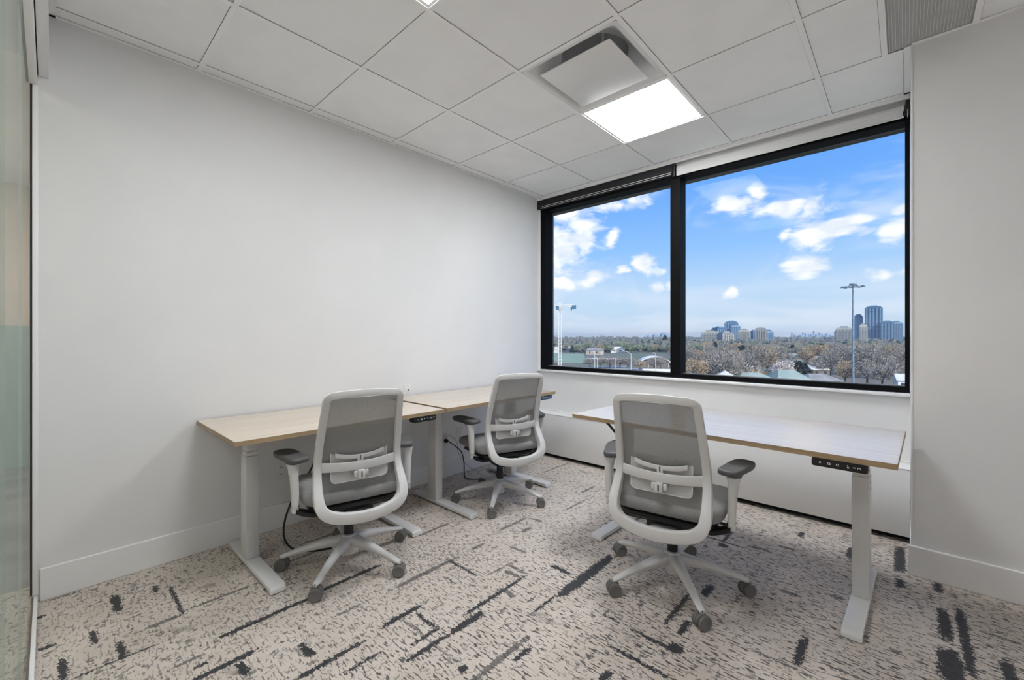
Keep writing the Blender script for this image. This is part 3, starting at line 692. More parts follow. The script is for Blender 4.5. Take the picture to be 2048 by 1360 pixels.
# ================================================================== OFFICE CHAIR
def build_chair():
    e = empty('office_chair', (0, 0, 0))
    # --- five-star base
    bm = bmesh.new()
    for k in range(5):
        a = 2 * PI * k / 5; ca, sa = math.cos(a), math.sin(a)
        rings = []
        for r, w, zt, h in ((0.012, 0.030, 0.152, 0.060), (0.05, 0.027, 0.149, 0.052), (0.12, 0.0235, 0.136, 0.042), (0.20, 0.0195, 0.116, 0.032), (0.27, 0.0165, 0.096, 0.025), (0.318, 0.0145, 0.081, 0.021), (0.332, 0.010, 0.076, 0.016)):
            sec = [(-w, -h * 0.55), (-w * 1.02, -h * 0.35), (-w * 0.85, -0.005), (-w * 0.45, 0.0), (w * 0.45, 0.0), (w * 0.85, -0.005), (w * 1.02, -h * 0.35), (w, -h * 0.55), (w * 0.5, -h), (-w * 0.5, -h)]
            rings.append([Vector((r * ca - u * sa, r * sa + u * ca, zt + v)) for u, v in sec])
        ring_loft(bm, rings)
    lathe(bm, [(0.0, 0.052), (0.030, 0.052), (0.033, 0.06), (0.036, 0.12), (0.040, 0.145), (0.036, 0.156), (0.028, 0.158), (0.0, 0.158)], 24)
    finish('star_base', bm, 'chair_frame', e, 0.7)
    # --- casters
    for k in range(5):
        a = 2 * PI * k / 5; sw = a + (0.5, 2.2, 1.2, 2.9, 1.9)[k]
        M0 = Matrix.Translation((0.325 * math.cos(a), 0.325 * math.sin(a), 0)) @ Matrix.Rotation(sw, 4, 'Z')
        bm = bmesh.new()
        # hood between the wheels
        out = [(0.030 * math.cos(q), 0.030 + 0.030 * math.sin(q)) for q in [math.radians(v) for v in range(-10, 200, 15)]]
        prism(bm, out, -0.0075, 0.0075, M0 @ Matrix.Rotation(PI / 2, 4, 'X'), bev=0.001)
        lathe(bm, [(0, 0.03), (0.0075, 0.03), (0.0075, 0.075), (0, 0.075)], 12, Matrix.Translation((0.325 * math.cos(a), 0.325 * math.sin(a), 0)))
        ca_ = finish('caster', bm, 'caster_grey', e, 0.7)
        for s in (-1, 1):
            bm = bmesh.new()
            lathe(bm, [(0.0, 0.0), (0.024, 0.0), (0.029, 0.003), (0.0305, 0.007), (0.0305, 0.016), (0.029, 0.0185), (0.024, 0.020), (0.0225, 0.0192), (0.0, 0.0192)], 26,
                  M0 @ Matrix.Translation((0, s * 0.0078, 0.0305)) @ Matrix.Rotation(-s * PI / 2, 4, 'X'))
            finish('wheel', bm, 'caster_grey', ca_, 0.7)
    # --- gas lift and mechanism
    bm = bmesh.new(); lathe(bm, [(0, 0.156), (0.0245, 0.156), (0.0245, 0.255), (0.015, 0.256), (0.015, 0.32), (0, 0.32)], 22); finish('gas_cylinder', bm, 'plastic_black', e)
    bm = bmesh.new(); box(bm, -0.085, 0.085, -0.15, 0.09, 0.295, 0.352, bev=0.012); box(bm, -0.06, 0.06, -0.10, 0.05, 0.262, 0.30, bev=0.01)
    finish('tilt_mechanism', bm, 'plastic_black', e)
    bm = bmesh.new(); tube(bm, [(0.08, 0.0, 0.335), (0.20, 0.02, 0.335), (0.245, 0.025, 0.33)], 0.006); finish('tilt_lever', bm, 'plastic_black', e)
    # --- seat: pan + cushion
    def pillow(bm, hw, y0, y1, z0, z1, p=5.0, n=40, rings_=9, droop=0.0):
        cy_, hy_ = (y0 + y1) / 2, (y1 - y0) / 2; cz_, hz = (z0 + z1) / 2, (z1 - z0) / 2
        R = []
        for i in range(rings_):
            ph = -PI / 2 + PI * (i + 0.35) / (rings_ - 0.3); 
            cr = abs(math.cos(ph)) ** 0.22; sz = math.copysign(abs(math.sin(ph)) ** 0.75, math.sin(ph))
            ring = []
            for k in range(n):
                x, y = sq(2 * PI * k / n, hw * cr, hy_ * cr, p)
                wf = max(0.0, (y / hy_ - 0.45)) * droop
                ring.append(Vector((x, cy_ + y, cz_ + hz * sz - wf)))
            R.append(ring)
        ring_loft(bm, R)
    bm = bmesh.new(); pillow(bm, 0.250, -0.215, 0.270, 0.388, 0.466, 6.0, 56, 13, 0.05); finish('seat_cushion', bm, 'seat_fabric', e, 1.2)
    bm = bmesh.new(); pillow(bm, 0.222, -0.20, 0.245, 0.352, 0.400, 5.0, 36, 6, 0.05); finish('seat_pan', bm, 'plastic_black', e, 0.9)
    # --- back frame: one closed moulded loop
    half = [(0.0, -0.322, 0.938), (0.07, -0.319, 0.936), (0.125, -0.312, 0.932), (0.152, -0.306, 0.928), (0.1675, -0.300, 0.914), (0.1715, -0.292, 0.890), (0.176, -0.268, 0.825), (0.182, -0.238, 0.745),
            (0.187, -0.211, 0.665), (0.190, -0.195, 0.600), (0.1925, -0.202, 0.545), (0.196, -0.228, 0.495), (0.1965, -0.256, 0.452), (0.190, -0.275, 0.418), (0.172, -0.288, 0.392), (0.14, -0.298, 0.374), (0.075, -0.308, 0.360), (0.0, -0.312, 0.355)]
    # half widths of the bar across / through at each control point
    sec = [(0.0165, 0.010)] * 6 + [(0.0165, 0.011), (0.0165, 0.013), (0.0165, 0.015), (0.017, 0.017), (0.018, 0.019), (0.020, 0.021), (0.022, 0.023), (0.024, 0.022), (0.025, 0.020), (0.025, 0.018), (0.025, 0.017), (0.025, 0.017)]
    ctl = half + [(-x, y, z) for x, y, z in reversed(half[1:-1])]
    sec2 = sec + list(reversed(sec[1:-1]))
    per = 5
    path = catmull(ctl, per, True); n = len(path); nc = len(ctl)
    rings = []
    for i, p in enumerate(path):
        T = (path[(i + 1) % n] - path[(i - 1) % n]).normalized()
        cpt = Vector((0, p.y, min(max(p.z, 0.52), 0.80)))
        O = Vector((T.z, 0, -T.x))
        if O.dot(p - Vector((0, p.y, 0.66))) < 0: O = -O
        O = (O - T * O.dot(T)).normalized()
        Nn = T.cross(O).normalized()
        u = i / per; k0 = int(u) % nc; fu = u - int(u)
        a = sec2[k0][0] * (1 - fu) + sec2[(k0 + 1) % nc][0] * fu; b_ = sec2[k0][1] * (1 - fu) + sec2[(k0 + 1) % nc][1] * fu
        rings.append([p + O * x + Nn * y for x, y in rrect(a, b_, min(a, b_) * 0.34, 2)])
    bm = bmesh.new(); ring_loft(bm, rings, closed_path=True); finish('back_frame', bm, 'chair_frame', e, 0.75)
    # support arm from the frame's foot to the mechanism
    bm = bmesh.new()
    rings = []
    for y, w, z, h in ((-0.318, 0.075, 0.345, 0.010), (-0.26, 0.075, 0.330, 0.014), (-0.18, 0.06, 0.315, 0.020), (-0.10, 0.045, 0.31, 0.022)):
        rings.append([Vector((u, y, z + v)) for u, v in rrect(w, h, h * 0.6, 3)])
    ring_loft(bm, rings); finish('back_support', bm, 'chair_frame', e, 0.9)
    # --- mesh stretched in the frame
    def prof(z):
        pts_ = half[4:14]
        for (xa, ya, za), (xb, yb, zb) in zip(pts_, pts_[1:]):
            if zb <= z <= za:
                f = (za - z) / (za - zb); return xa + (xb - xa) * f, ya + (yb - ya) * f
        return (pts_[0][0], pts_[0][1] - (z - 0.914) * 0.3) if z > 0.9 else (pts_[-1][0], pts_[-1][1])
    bm = bmesh.new(); G = []
    NZ, NX = 22, 14
    for i in range(NZ + 1):
        z = 0.918 + (0.452 - 0.918) * i / NZ
        hw, y = prof(z); hw = min(hw, 0.1705 if z > 0.90 else 1)
        fz = (z - 0.452) / (0.918 - 0.452)
        fwd = 0.006 if z > 0.60 else 0.006 + (0.60 - z) * 0.36   # near the seat the mesh runs down in front of the frame's bulge
        row = []
        for j in range(NX + 1):
            s = -1 + 2 * j / NX
            row.append(bm.verts.new((s * (hw - 0.006), y + fwd - (0.022 * fz + 0.004) * (1 - s * s), z)))
        G.append(row)
    for i in range(NZ):
        for j in range(NX): bm.faces.new((G[i][j], G[i][j + 1], G[i + 1][j + 1], G[i + 1][j]))
    finish('mesh_back', bm, 'back_mesh', e, 1.0)
    # --- crossbar behind the mesh
    bm = bmesh.new(); rings = []
    for k in range(15):
        s = -1 + 2 * k / 14
        x = 0.184 * s; y = -0.200 - 0.032 * (1 - s * s) ; z = 0.583 - 0.008 * (1 - s * s)
        tw = 0.021 + 0.003 * s * s
        rings.append([Vector((x, y + v, z + u)) for u, v in rrect(tw, 0.0055, 0.004, 2)])
    ring_loft(bm, rings); finish('crossbar', bm, 'chair_frame', e, 0.9)
    # --- lumbar support: clear plate with a notch, T handle, slider
    def bent(o_xy, y_at, z0, th, bm, nx=0):
        pass
    bm = bmesh.new()
    out = rrect(0.134, 0.080, 0.022, 4)
    o2 = []
    for (x, y) in out: o2.append((x, y))
    # notch in the top edge
    idx = [i for i, (x, y) in enumerate(o2) if abs(y - 0.080) < 1e-6]
    i0 = max(i for i in idx if o2[i][0] > 0)
    o2 = o2[:i0 + 1] + [(0.014, 0.080), (0.004, 0.046), (-0.004, 0.046), (-0.014, 0.080)] + o2[i0 + 1:]
    Mx = Matrix.Translation((0, -0.209, 0.582)) @ Matrix.Rotation(math.radians(-5), 4, 'X') @ Matrix.Rotation(PI / 2, 4, 'X')
    prism(bm, o2, -0.0018, 0.0018, Mx); lp = finish('lumbar_plate', bm, 'clear_plate', e, 0.5)
    bm = bmesh.new()
    n2 = len(o2)
    tube(bm, [Mx @ Vector((x, y, 0)) for x, y in o2] + [Mx @ Vector((*o2[0], 0))], 0.0026, 6); finish('plate_rim', bm, 'chair_frame', lp)
    bm = bmesh.new(); rings = []
    for k in range(13):
        s = -1 + 2 * k / 12
        rings.append([Vector((0.115 * s, -0.2165 - 0.004 * (1 - s * s) + v, 0.628 - 0.012 * (1 - s * s) + 0.006 * abs(s) ** 3 + u)) for u, v in rrect(0.0095 + 0.002 * abs(s), 0.004, 0.003, 2)])
    ring_loft(bm, rings)
    box(bm, -0.014, 0.014, -0.226, -0.214, 0.535, 0.622, bev=0.003)
    finish('lumbar_handle', bm, 'chair_frame', e, 0.8)
    sl = mbox('lumbar_slider', 'chair_frame', (-0.017, 0.017, -0.252, -0.214, 0.515, 0.556), e, bev=0.005)
    mbox('slot', 'caster_grey', (-0.0035, 0.0035, -0.2535, -0.250, 0.521, 0.549), sl, bev=0.001)
    mbox('slot', 'caster_grey', (-0.0035, 0.0035, -0.2275, -0.224, 0.600, 0.622), sl, bev=0.001)
    for q in (0.017, -0.034): mbox('slider_wing', 'chair_frame', (q, q + 0.017, -0.244, -0.216, 0.524, 0.552), sl, bev=0.004)
    # --- arms
    for s in (-1, 1):
        bm = bmesh.new(); rings = []
        for z, a, c, dx, dy in ((0.372, 0.0145, 0.019, 0.0, 0.0), (0.400, 0.0155, 0.020, 0.0, 0.0), (0.47, 0.017, 0.022, 0.001, 0.002), (0.54, 0.0185, 0.025, 0.004, 0.006), (0.575, 0.022, 0.032, 0.006, 0.016), (0.598, 0.030, 0.050, 0.006, 0.036)):
            rings.append([Vector((s * (0.274 + dx) + u, -0.122 + dy + v, z)) for u, v in rrect(a, c, a * 0.8, 4)])
        ring_loft(bm, rings); pst = finish('arm_post', bm, 'chair_frame', e, 0.8)
        bm = bmesh.new(); prism(bm, rrect(0.0175, 0.022, 0.013, 4), 0.398, 0.404, Matrix.Translation((s * 0.274, -0.122, 0))); finish('ring', bm, 'chrome', pst)
        mbox('arm_button', 'chair_frame', (s * 0.292 - 0.009, s * 0.292 + 0.009, -0.118, -0.098, 0.545, 0.566), pst, bev=0.004)
        bm = bmesh.new()
        xi = s * 0.10; rings = []
        for x, z, h in ((s * 0.08, 0.342, 0.012), (s * 0.20, 0.345, 0.012), (s * 0.25, 0.365, 0.012), (s * 0.272, 0.378, 0.010)):
            rings.append([Vector((x, -0.10 - abs(x) * 0.08 + u, z + v)) for u, v in rrect(0.028, h, h * 0.5, 2)])
        ring_loft(bm, rings); finish('arm_bracket', bm, 'plastic_black', e, 0.8)
        # pad: rounded, waisted, toed in a little
        bm = bmesh.new()
        outl = [(0.034, -0.125), (0.044, -0.105), (0.048, -0.05), (0.050, 0.02), (0.048, 0.075), (0.036, 0.112), (0.015, 0.125), (-0.015, 0.125), (-0.036, 0.112), (-0.046, 0.075), (-0.047, 0.02), (-0.044, -0.05), (-0.040, -0.105), (-0.030, -0.125), (0.0, -0.131)]
        outl = [(p.x, p.y) for p in catmull([(x, y, 0) for x, y in outl], 3, True)]
        Mp = Matrix.Translation((s * 0.284, -0.030, 0.600)) @ Matrix.Rotation(-s * math.radians(14), 4, 'Z')
        R = []
        for z, f in ((0.0, 0.70), (0.004, 0.90), (0.012, 0.99), (0.022, 1.0), (0.028, 0.965), (0.030, 0.90), (0.0285, 0.75), (0.027, 0.40)):
            R.append([Mp @ Vector((x * f, y * (f if f > 0.9 else (0.1 + f * 0.9)), z)) for x, y in outl])
        ring_loft(bm, R); finish('arm_pad', bm, 'arm_pad', e, 0.9)
    return e

chair = build_chair()
CHAIRS = [((-2.172, 1.078), 167.3, 19.8, 'light grey mesh office chair at the desk nearest the frosted glass'),
          ((-0.832, 2.060), 98.4, 24.3, 'light grey mesh office chair at the long desk by the window'),
          ((-2.197, 2.254), 160.6, 16.6, 'light grey mesh office chair farthest back, at the corner desk')]
for k, (xy, yw, ba, lab) in enumerate(CHAIRS):
    c = chair if k == 0 else copy_tree(chair)
    c.location = (xy[0], xy[1], 0); rz = math.radians(yw - 90); c.rotation_euler = (0, 0, rz)
    tag(c, lab, 'chair', 'mesh office chairs')
    rb_ = math.radians(ba) - rz                # the base is swivelled on its own
    for ch in c.children:
        if ch.name.split('.')[0] in ('star_base', 'caster'): ch.rotation_euler = (0, 0, rb_)

# ================================================================== WALL PLATES, PLUGS, CABLES
def plate(y, z, label, kind):
    e = empty('wall_outlet', (XL, y, z)); tag(e, label, 'outlet', 'white wall plates on the left wall')
    bm = bmesh.new(); prism(bm, rrect(0.036, 0.058, 0.005, 3), 0.0, 0.006, Matrix.Rotation(PI / 2, 4, 'Z') @ Matrix.Rotation(PI / 2, 4, 'X'), bev=0.002)
    finish('plate', bm, 'plastic_white', e)
    if kind == 'data':
        mbox('port', 'plastic_black', (0.0058, 0.0072, 0.002, 0.008, 0.006, 0.022), e)
        mbox('insert', 'plastic_white', (0.0055, 0.0068, -0.02, 0.02, -0.02, 0.032), e, bev=0.001)
    else:
        for dz in (0.022, -0.022):
            bm = bmesh.new(); prism(bm, rrect(0.017, 0.0145, 0.008, 4), 0.0055, 0.0078, Matrix.Translation((0, 0, dz)) @ Matrix.Rotation(PI / 2, 4, 'Z') @ Matrix.Rotation(PI / 2, 4, 'X'))
            so = finish('socket', bm, 'plastic_white', e)
            for dy in (-0.006, 0.006): mbox('slot', 'plastic_black', (0.0072, 0.0084, dy - 0.0012, dy + 0.0012, dz - 0.001, dz + 0.008), so)
            mbox('slot', 'plastic_black', (0.0072, 0.0084, -0.002, 0.002, dz - 0.009, dz - 0.005), so)
    return e
plate(1.915, 0.765, 'white wall plate with one dark port just above the desks', 'data')
plate(2.285, 0.335, 'white wall outlet with a black plug behind the corner desk leg', 'power')
plate(2.445, 0.335, 'white wall outlet beside the plugged one, behind the far chair', 'power')
plate(0.985, 0.355, 'white wall outlet behind the armrest of the nearest-left chair', 'power')

def cable(name, pts, r, mat, label, plug=None):
    e = empty(name, pts[0]); tag(e, label, 'cable')
    o = Vector(pts[0])
    bm = bmesh.new(); tube(bm, [Vector(p) - o for p in catmull(pts, 8)], r, 7); finish('cord', bm, mat, e)
    if plug:
        bm = bmesh.new(); lathe(bm, [(0, 0), (0.017, 0.0), (0.018, 0.012), (0.012, 0.028), (0.005, 0.034), (0.0, 0.034)], 16, Matrix.Rotation(PI / 2, 4, 'Y')); finish('plug', bm, plug, e)
    return e
cable('power_cord', [(XL + 0.009, 2.285, 0.313), (XL + 0.06, 2.30, 0.30), (XL + 0.13, 2.35, 0.235), (XL + 0.16, 2.36, 0.15), (XL + 0.17, 2.36, 0.03), (XL + 0.20, 2.38, 0.006), (-2.60, 2.46, 0.006), (-2.52, 2.52, 0.03), (-2.46, 2.56, 0.10)], 0.0045, 'cable_black',
      'black power cord hanging from the plugged outlet to the floor', 'plastic_black')
cable('power_cord', [(XL + 0.009, 2.285, 0.357), (XL + 0.05, 2.31, 0.355), (XL + 0.09, 2.345, 0.30), (XL + 0.10, 2.35, 0.22), (XL + 0.14, 2.42, 0.10), (XL + 0.26, 2.52, 0.010), (-2.45, 2.60, 0.005), (-2.42, 2.52, 0.005), (-2.35, 2.44, 0.005)], 0.0032, 'cable_white',
      'thin grey-white cord looping from the outlet down to the carpet', 'plastic_white')
cable('power_cord', [(-2.60, 1.12, 0.60), (-2.60, 1.06, 0.42), (-2.60, 0.97, 0.30), (-2.585, 0.905, 0.16), (-2.56, 0.895, 0.06), (-2.50, 0.93, 0.007), (-2.42, 1.00, 0.006), (-2.38, 1.08, 0.006)], 0.0055, 'cable_black',
      'thick black cord drooping under the nearest-left desk to the floor')
cable('data_cord', [(-2.62, 1.42, 0.70), (-2.66, 1.50, 0.55), (-2.70, 1.60, 0.46), (-2.735, 1.665, 0.38), (-2.74, 1.675, 0.20), (-2.74, 1.675, 0.02), (-2.72, 1.72, 0.005), (-2.66, 1.82, 0.005), (-2.60, 1.80, 0.005)], 0.0022, 'cable_white',
      'thin white cord hanging between the two left desks')
cable('power_cord', [(-1.38, 2.30, 0.70), (-1.335, 2.31, 0.672), (-1.30, 2.33, 0.625), (-1.29, 2.36, 0.59), (-1.305, 2.40, 0.56), (-1.36, 2.37, 0.535)], 0.0075, 'cable_black',
      'bundled black cord hanging under the left end of the window desk')

# ================================================================== OUTSIDE: a suburb seen from an upper floor
GZ = -20.0                                  # street level below the room's floor
EYE = CAM_Z - GZ
random.seed(11)
def mat2(name, c0, c1, scale, rough=0.9, **kw):
    m, t, b = bsdf(name, c0, rough, spec=0.2); add_noise_color(t, b, c0, c1, scale, **kw); return m
mat2('ground_mix', (0.20, 0.185, 0.15), (0.15, 0.20, 0.13), 0.02, detail=6, lo=0.4, hi=0.6)
mat2('grass_field', (0.24, 0.33, 0.23), (0.30, 0.38, 0.27), 0.05, detail=6)
mat2('asphalt', (0.32, 0.32, 0.32), (0.40, 0.40, 0.39), 0.2)
mat2('concrete_pale', (0.62, 0.61, 0.58), (0.72, 0.71, 0.69), 0.3)
mat2('twig_grey', (0.30, 0.272, 0.238), (0.42, 0.385, 0.34), 0.4, detail=4)
mat2('twig_brown', (0.38, 0.285, 0.185), (0.52, 0.40, 0.27), 0.4, detail=4)
mat2('leaf_pale', (0.26, 0.31, 0.20), (0.38, 0.42, 0.30), 0.4, detail=4)
mat2('needle_dark', (0.040, 0.060, 0.055), (0.075, 0.095, 0.085), 0.5, detail=4)
mat2('blossom', (0.62, 0.52, 0.47), (0.80, 0.72, 0.68), 0.6, detail=4)
mat2('bark', (0.09, 0.08, 0.072), (0.15, 0.135, 0.12), 2.0)
m, t, b = bsdf('canopy_mix', (0.2, 0.2, 0.2), 0.95, spec=0.1)
tcn = t.new('ShaderNodeTexCoord'); n1 = t.noise(tcn.outputs['Object'], 0.045, 3, 0.6); n2 = t.noise(tcn.outputs['Object'], 0.6, 4, 0.7)
cc = t.ramp(n1.outputs['Fac'], [(0.30, (0.13, 0.14, 0.145)), (0.42, (0.20, 0.19, 0.175)), (0.50, (0.16, 0.20, 0.145)), (0.57, (0.23, 0.20, 0.165)), (0.70, (0.12, 0.145, 0.14))])
t.link(t.mix(t.smooth(n2.outputs['Fac'], 0.40, 0.60, 0.0, 0.45), cc, (0.055, 0.065, 0.075)), b.inputs['Base Color'])
mat2('glass_blue', (0.055, 0.145, 0.24), (0.09, 0.20, 0.31), 0.03)
mat2('glass_pale', (0.24, 0.36, 0.48), (0.30, 0.43, 0.55), 0.03)
mat2('facade_cream', (0.46, 0.44, 0.36), (0.55, 0.52, 0.43), 0.05)
mat2('facade_grey', (0.22, 0.24, 0.26), (0.30, 0.32, 0.34), 0.05)
mat2('roof_green', (0.27, 0.34, 0.31), (0.33, 0.40, 0.36), 0.2)
mat2('roof_grey', (0.26, 0.255, 0.25), (0.34, 0.335, 0.33), 0.3)
mat2('house_wall', (0.50, 0.42, 0.34), (0.62, 0.54, 0.45), 0.5)
mat2('house_dark', (0.16, 0.15, 0.14), (0.22, 0.20, 0.19), 0.5)
mat2('house_white', (0.72, 0.71, 0.69), (0.82, 0.81, 0.79), 0.5)
mat2('crane_white', (0.70, 0.70, 0.68), (0.80, 0.80, 0.78), 1.0, rough=0.5)
mat2('pole_steel', (0.20, 0.26, 0.32), (0.30, 0.35, 0.40), 1.0, rough=0.4)
mat2('pole_white', (0.62, 0.62, 0.60), (0.72, 0.72, 0.70), 1.0, rough=0.5)
mat2('window_dark', (0.03, 0.04, 0.05), (0.06, 0.07, 0.09), 0.5, rough=0.2)

def ground_pt(px, d): v = at_depth(px, CY, d); return Vector((v.x, v.y, GZ))
bm = bmesh.new(); box(bm, -6500, 3500, 12, 7000, GZ - 1, GZ); struct(finish('ground', bm, 'ground_mix', smooth=0))
def patch(name, mat, quad, z0, z1, label, cat):
    bm = bmesh.new(); lo = [bm.verts.new((p.x, p.y, GZ + z0)) for p in quad]; hi = [bm.verts.new((p.x, p.y, GZ + z1)) for p in quad]
    bm.faces.new(lo[::-1]); bm.faces.new(hi); n = len(quad)
    for k in range(n): bm.faces.new((lo[k], lo[(k + 1) % n], hi[(k + 1) % n], hi[k]))
    return tag(finish(name, bm, mat, smooth=0), label, cat)
patch('playing_field', 'grass_field', [ground_pt(1040, 345), ground_pt(1172, 345), ground_pt(1168, 520), ground_pt(1040, 520)], 0.0, 0.4, 'green playing field seen behind the tower crane', 'field')
patch('road', 'asphalt', [ground_pt(1215, 252), ground_pt(1350, 235), ground_pt(1372, 268), ground_pt(1230, 282)], 0.0, 0.5, 'pale road curving past the lamp posts by the mullion', 'road')
patch('parking_lot', 'asphalt', [ground_pt(1160, 255), ground_pt(1262, 255), ground_pt(1250, 300), ground_pt(1165, 300)], 0.0, 0.3, 'grey car park below the row of lamp posts', 'car park')
patch('schoolyard', 'house_wall', [ground_pt(1700, 140), ground_pt(1860, 140), ground_pt(1860, 165), ground_pt(1700, 165)], 0.0, 0.3, 'brown bare ground at the lower right of the window', 'ground')

# ---------------- trees: a few grown shapes, then copies
def tree_meshes(kind, seed):
    rnd = random.Random(seed)
    tb = bmesh.new(); H = 12.0
    cb = bmesh.new()
    def leaf(p, s, stretch, dr):
        d = dr.normalized(); u = d.orthogonal().normalized(); u.rotate(Matrix.Rotation(rnd.uniform(0, 6.28), 3, d))
        a = p + d * s * stretch; vs_ = [cb.verts.new(p - u * s * 0.5), cb.verts.new(p + u * s * 0.5), cb.verts.new(a)]
        cb.faces.new(vs_)
    if kind in ('bare', 'brown', 'pale', 'blossom'):
        tube(tb, [(0, 0, 0), (0.1, 0, H * 0.18), (0, 0.1, H * 0.40), (0.1, 0.1, H * 0.62)], [0.32, 0.26, 0.18, 0.08], 6)
        tips = []
        nb = 11
        for k in range(nb):
            a = 2 * PI * k / nb + rnd.uniform(-.3, .3); h0 = H * rnd.uniform(0.18, 0.42)
            R = H * rnd.uniform(0.26, 0.40); z1 = H * rnd.uniform(0.55, 0.93)
            p0 = Vector((0, 0, h0)); p1 = Vector((R * 0.55 * math.cos(a), R * 0.55 * math.sin(a), h0 + (z1 - h0) * 0.55)); p2 = Vector((R * math.cos(a), R * math.sin(a), z1))
            tube(tb, [p0, p1, p2], [0.13, 0.085, 0.03], 5)
            for q in range(3):
                st = p0.lerp(p2, rnd.uniform(0.35, 0.8)); dr = Vector((rnd.gauss(0, 1), rnd.gauss(0, 1), abs(rnd.gauss(0.6, 0.6)))).normalized()
                tube(tb, [st, st + dr * H * 0.15], [0.05, 0.02], 4)
        n = dict(bare=1500, brown=1500, pale=1500, blossom=1700)[kind]; sz = dict(bare=0.20, brown=0.24, pale=0.42, blossom=0.40)[kind]
        st = dict(bare=4.5, brown=3.8, pale=1.6, blossom=1.5)[kind]
        for k in range(n):
            while True:
                x, y, z = (rnd.uniform(-1, 1) for _ in range(3))
                rr = x * x + y * y + z * z
                if 0.22 < rr < 1 and z > -0.75: break
            lump = 0.86 + 0.22 * math.sin(3.1 * x + seed) * math.cos(2.7 * y - seed) + 0.12 * math.sin(5 * z + seed)
            p = Vector((x * H * 0.42 * lump, y * H * 0.42 * lump, H * 0.60 + z * H * 0.40 * lump))
            leaf(p, sz * rnd.uniform(0.7, 1.3), st, Vector((x, y, z + 0.5)) + Vector((rnd.gauss(0, .5), rnd.gauss(0, .5), rnd.gauss(0, .4))))
    else:   # evergreen cone
        tube(tb, [(0, 0, 0), (0, 0, H * 0.95)], [0.25, 0.05], 6)
        for k in range(1100):
            z = rnd.random() ** 0.8; a = rnd.uniform(0, 2 * PI); r = (1 - z) * 0.27 * H * rnd.uniform(0.55, 1.05) + 0.15
            p = Vector((r * math.cos(a), r * math.sin(a), H * (0.08 + 0.92 * z)))
            leaf(p, 0.55 * rnd.uniform(0.7, 1.2), 1.8, Vector((math.cos(a), math.sin(a), -0.35)))
    mt = bpy.data.meshes.new('trunk'); tb.to_mesh(mt); tb.free(); mt.materials.append(MATS['bark'])
    mc = bpy.data.meshes.new('crown'); cb.to_mesh(mc); cb.free()
    mc.materials.append(MATS[dict(bare='twig_grey', brown='twig_brown', pale='leaf_pale', blossom='blossom', ever='needle_dark')[kind]])
    return mt, mc
TREES = {k: [tree_meshes(k, s) for s in ss] for k, ss in dict(bare=(1, 2, 3), brown=(4, 5), pale=(6, 7), ever=(8, 9), blossom=(10,)).items()}
TL = dict(bare='leafless grey tree in the far belt behind the houses', brown='brown budding tree in the far belt behind the houses', pale='pale green leafing tree in the far belt',
          ever='dark conifer in the far belt behind the houses', blossom='white blossoming tree behind the green hip-roofed school')
def tree(kind, px, d, h, label=None, sx=1.0):
    g = ground_pt(px, d)
    e = empty(dict(bare='bare_tree', brown='budding_tree', pale='leafy_tree', ever='conifer', blossom='blossom_tree')[kind], g, random.uniform(0, 6.28))
    s = h / 12.0; e.scale = (s * sx, s * sx, s)
    tag(e, label or TL[kind], 'tree', None if kind == 'blossom' else dict(bare='bare trees', brown='budding trees', pale='leafing trees', ever='conifers')[kind] + ' outside')
    mt, mc = random.choice(TREES[kind])
    for nm, me in (('trunk', mt), ('crown', mc)):
        o = bpy.data.objects.new(nm, me); COL.objects.link(o); o.parent = e
    return e
# the ones that stand out
FRONT = [('brown', 1390, 178, 12, 1.1), ('brown', 1402, 190, 10, 1.3), ('bare', 1448, 176, 15.5, 1.0), ('bare', 1466, 182, 15, 1.0), ('bare', 1510, 225, 17, 1.2), ('brown', 1535, 240, 15, 1.0), ('bare', 1372, 300, 15, 1.2),
                           ('bare', 1425, 260, 13, 1.5), ('bare', 1555, 300, 15, 1.3), ('brown', 1612, 285, 13, 1.3), ('bare', 1662, 215, 15, 1.0), ('brown', 1690, 190, 10, 1.1), ('bare', 1722, 230, 17, 1.3), ('bare', 1752, 240, 15, 1.2),
                           ('bare', 1778, 210, 12, 1.2), ('bare', 1800, 250, 15, 1.1), ('ever', 1598, 212, 9, 1.9), ('ever', 1643, 320, 16, 1.0), ('ever', 1608, 218, 8, 1.8), ('brown', 1515, 195, 6, 2.0), ('bare', 1420, 185, 11, 1.4), ('bare', 1490, 200, 14, 1.1),
                           ('bare', 1690, 260, 16, 1.2), ('bare', 1735, 185, 11, 1.5), ('bare', 1765, 175, 10, 1.6), ('bare', 1790, 180, 10, 1.5), ('bare', 1640, 230, 11, 1.2), ('bare', 1580, 235, 12, 1.2), ('brown', 1785, 300, 15, 1.0),
                           ('bare', 1200, 285, 8, 1.9), ('bare', 1220, 282, 8, 1.9), ('bare', 1180, 290, 7, 1.9), ('bare', 1240, 285, 8, 1.8), ('bare', 1256, 280, 8, 1.6), ('bare', 1310, 262, 9, 1.6), ('bare', 1322, 266, 9, 1.4), ('brown', 1280, 262, 7, 1.2),
                           ('brown', 1105, 300, 5, 1.2), ('bare', 1112, 286, 5, 1.4)]
MARKS = [(1120, 'the tower crane'), (1262, 'the long-armed lamp post'), (1351, 'the window mullion'), (1565, 'the blossoming tree'), (1706, 'the light mast')]
KN = dict(bare='leafless grey tree', brown='brown budding tree', ever='dark evergreen')
NTH = ['first', 'second', 'third', 'fourth', 'fifth', 'sixth', 'seventh', 'eighth', 'ninth', 'tenth']
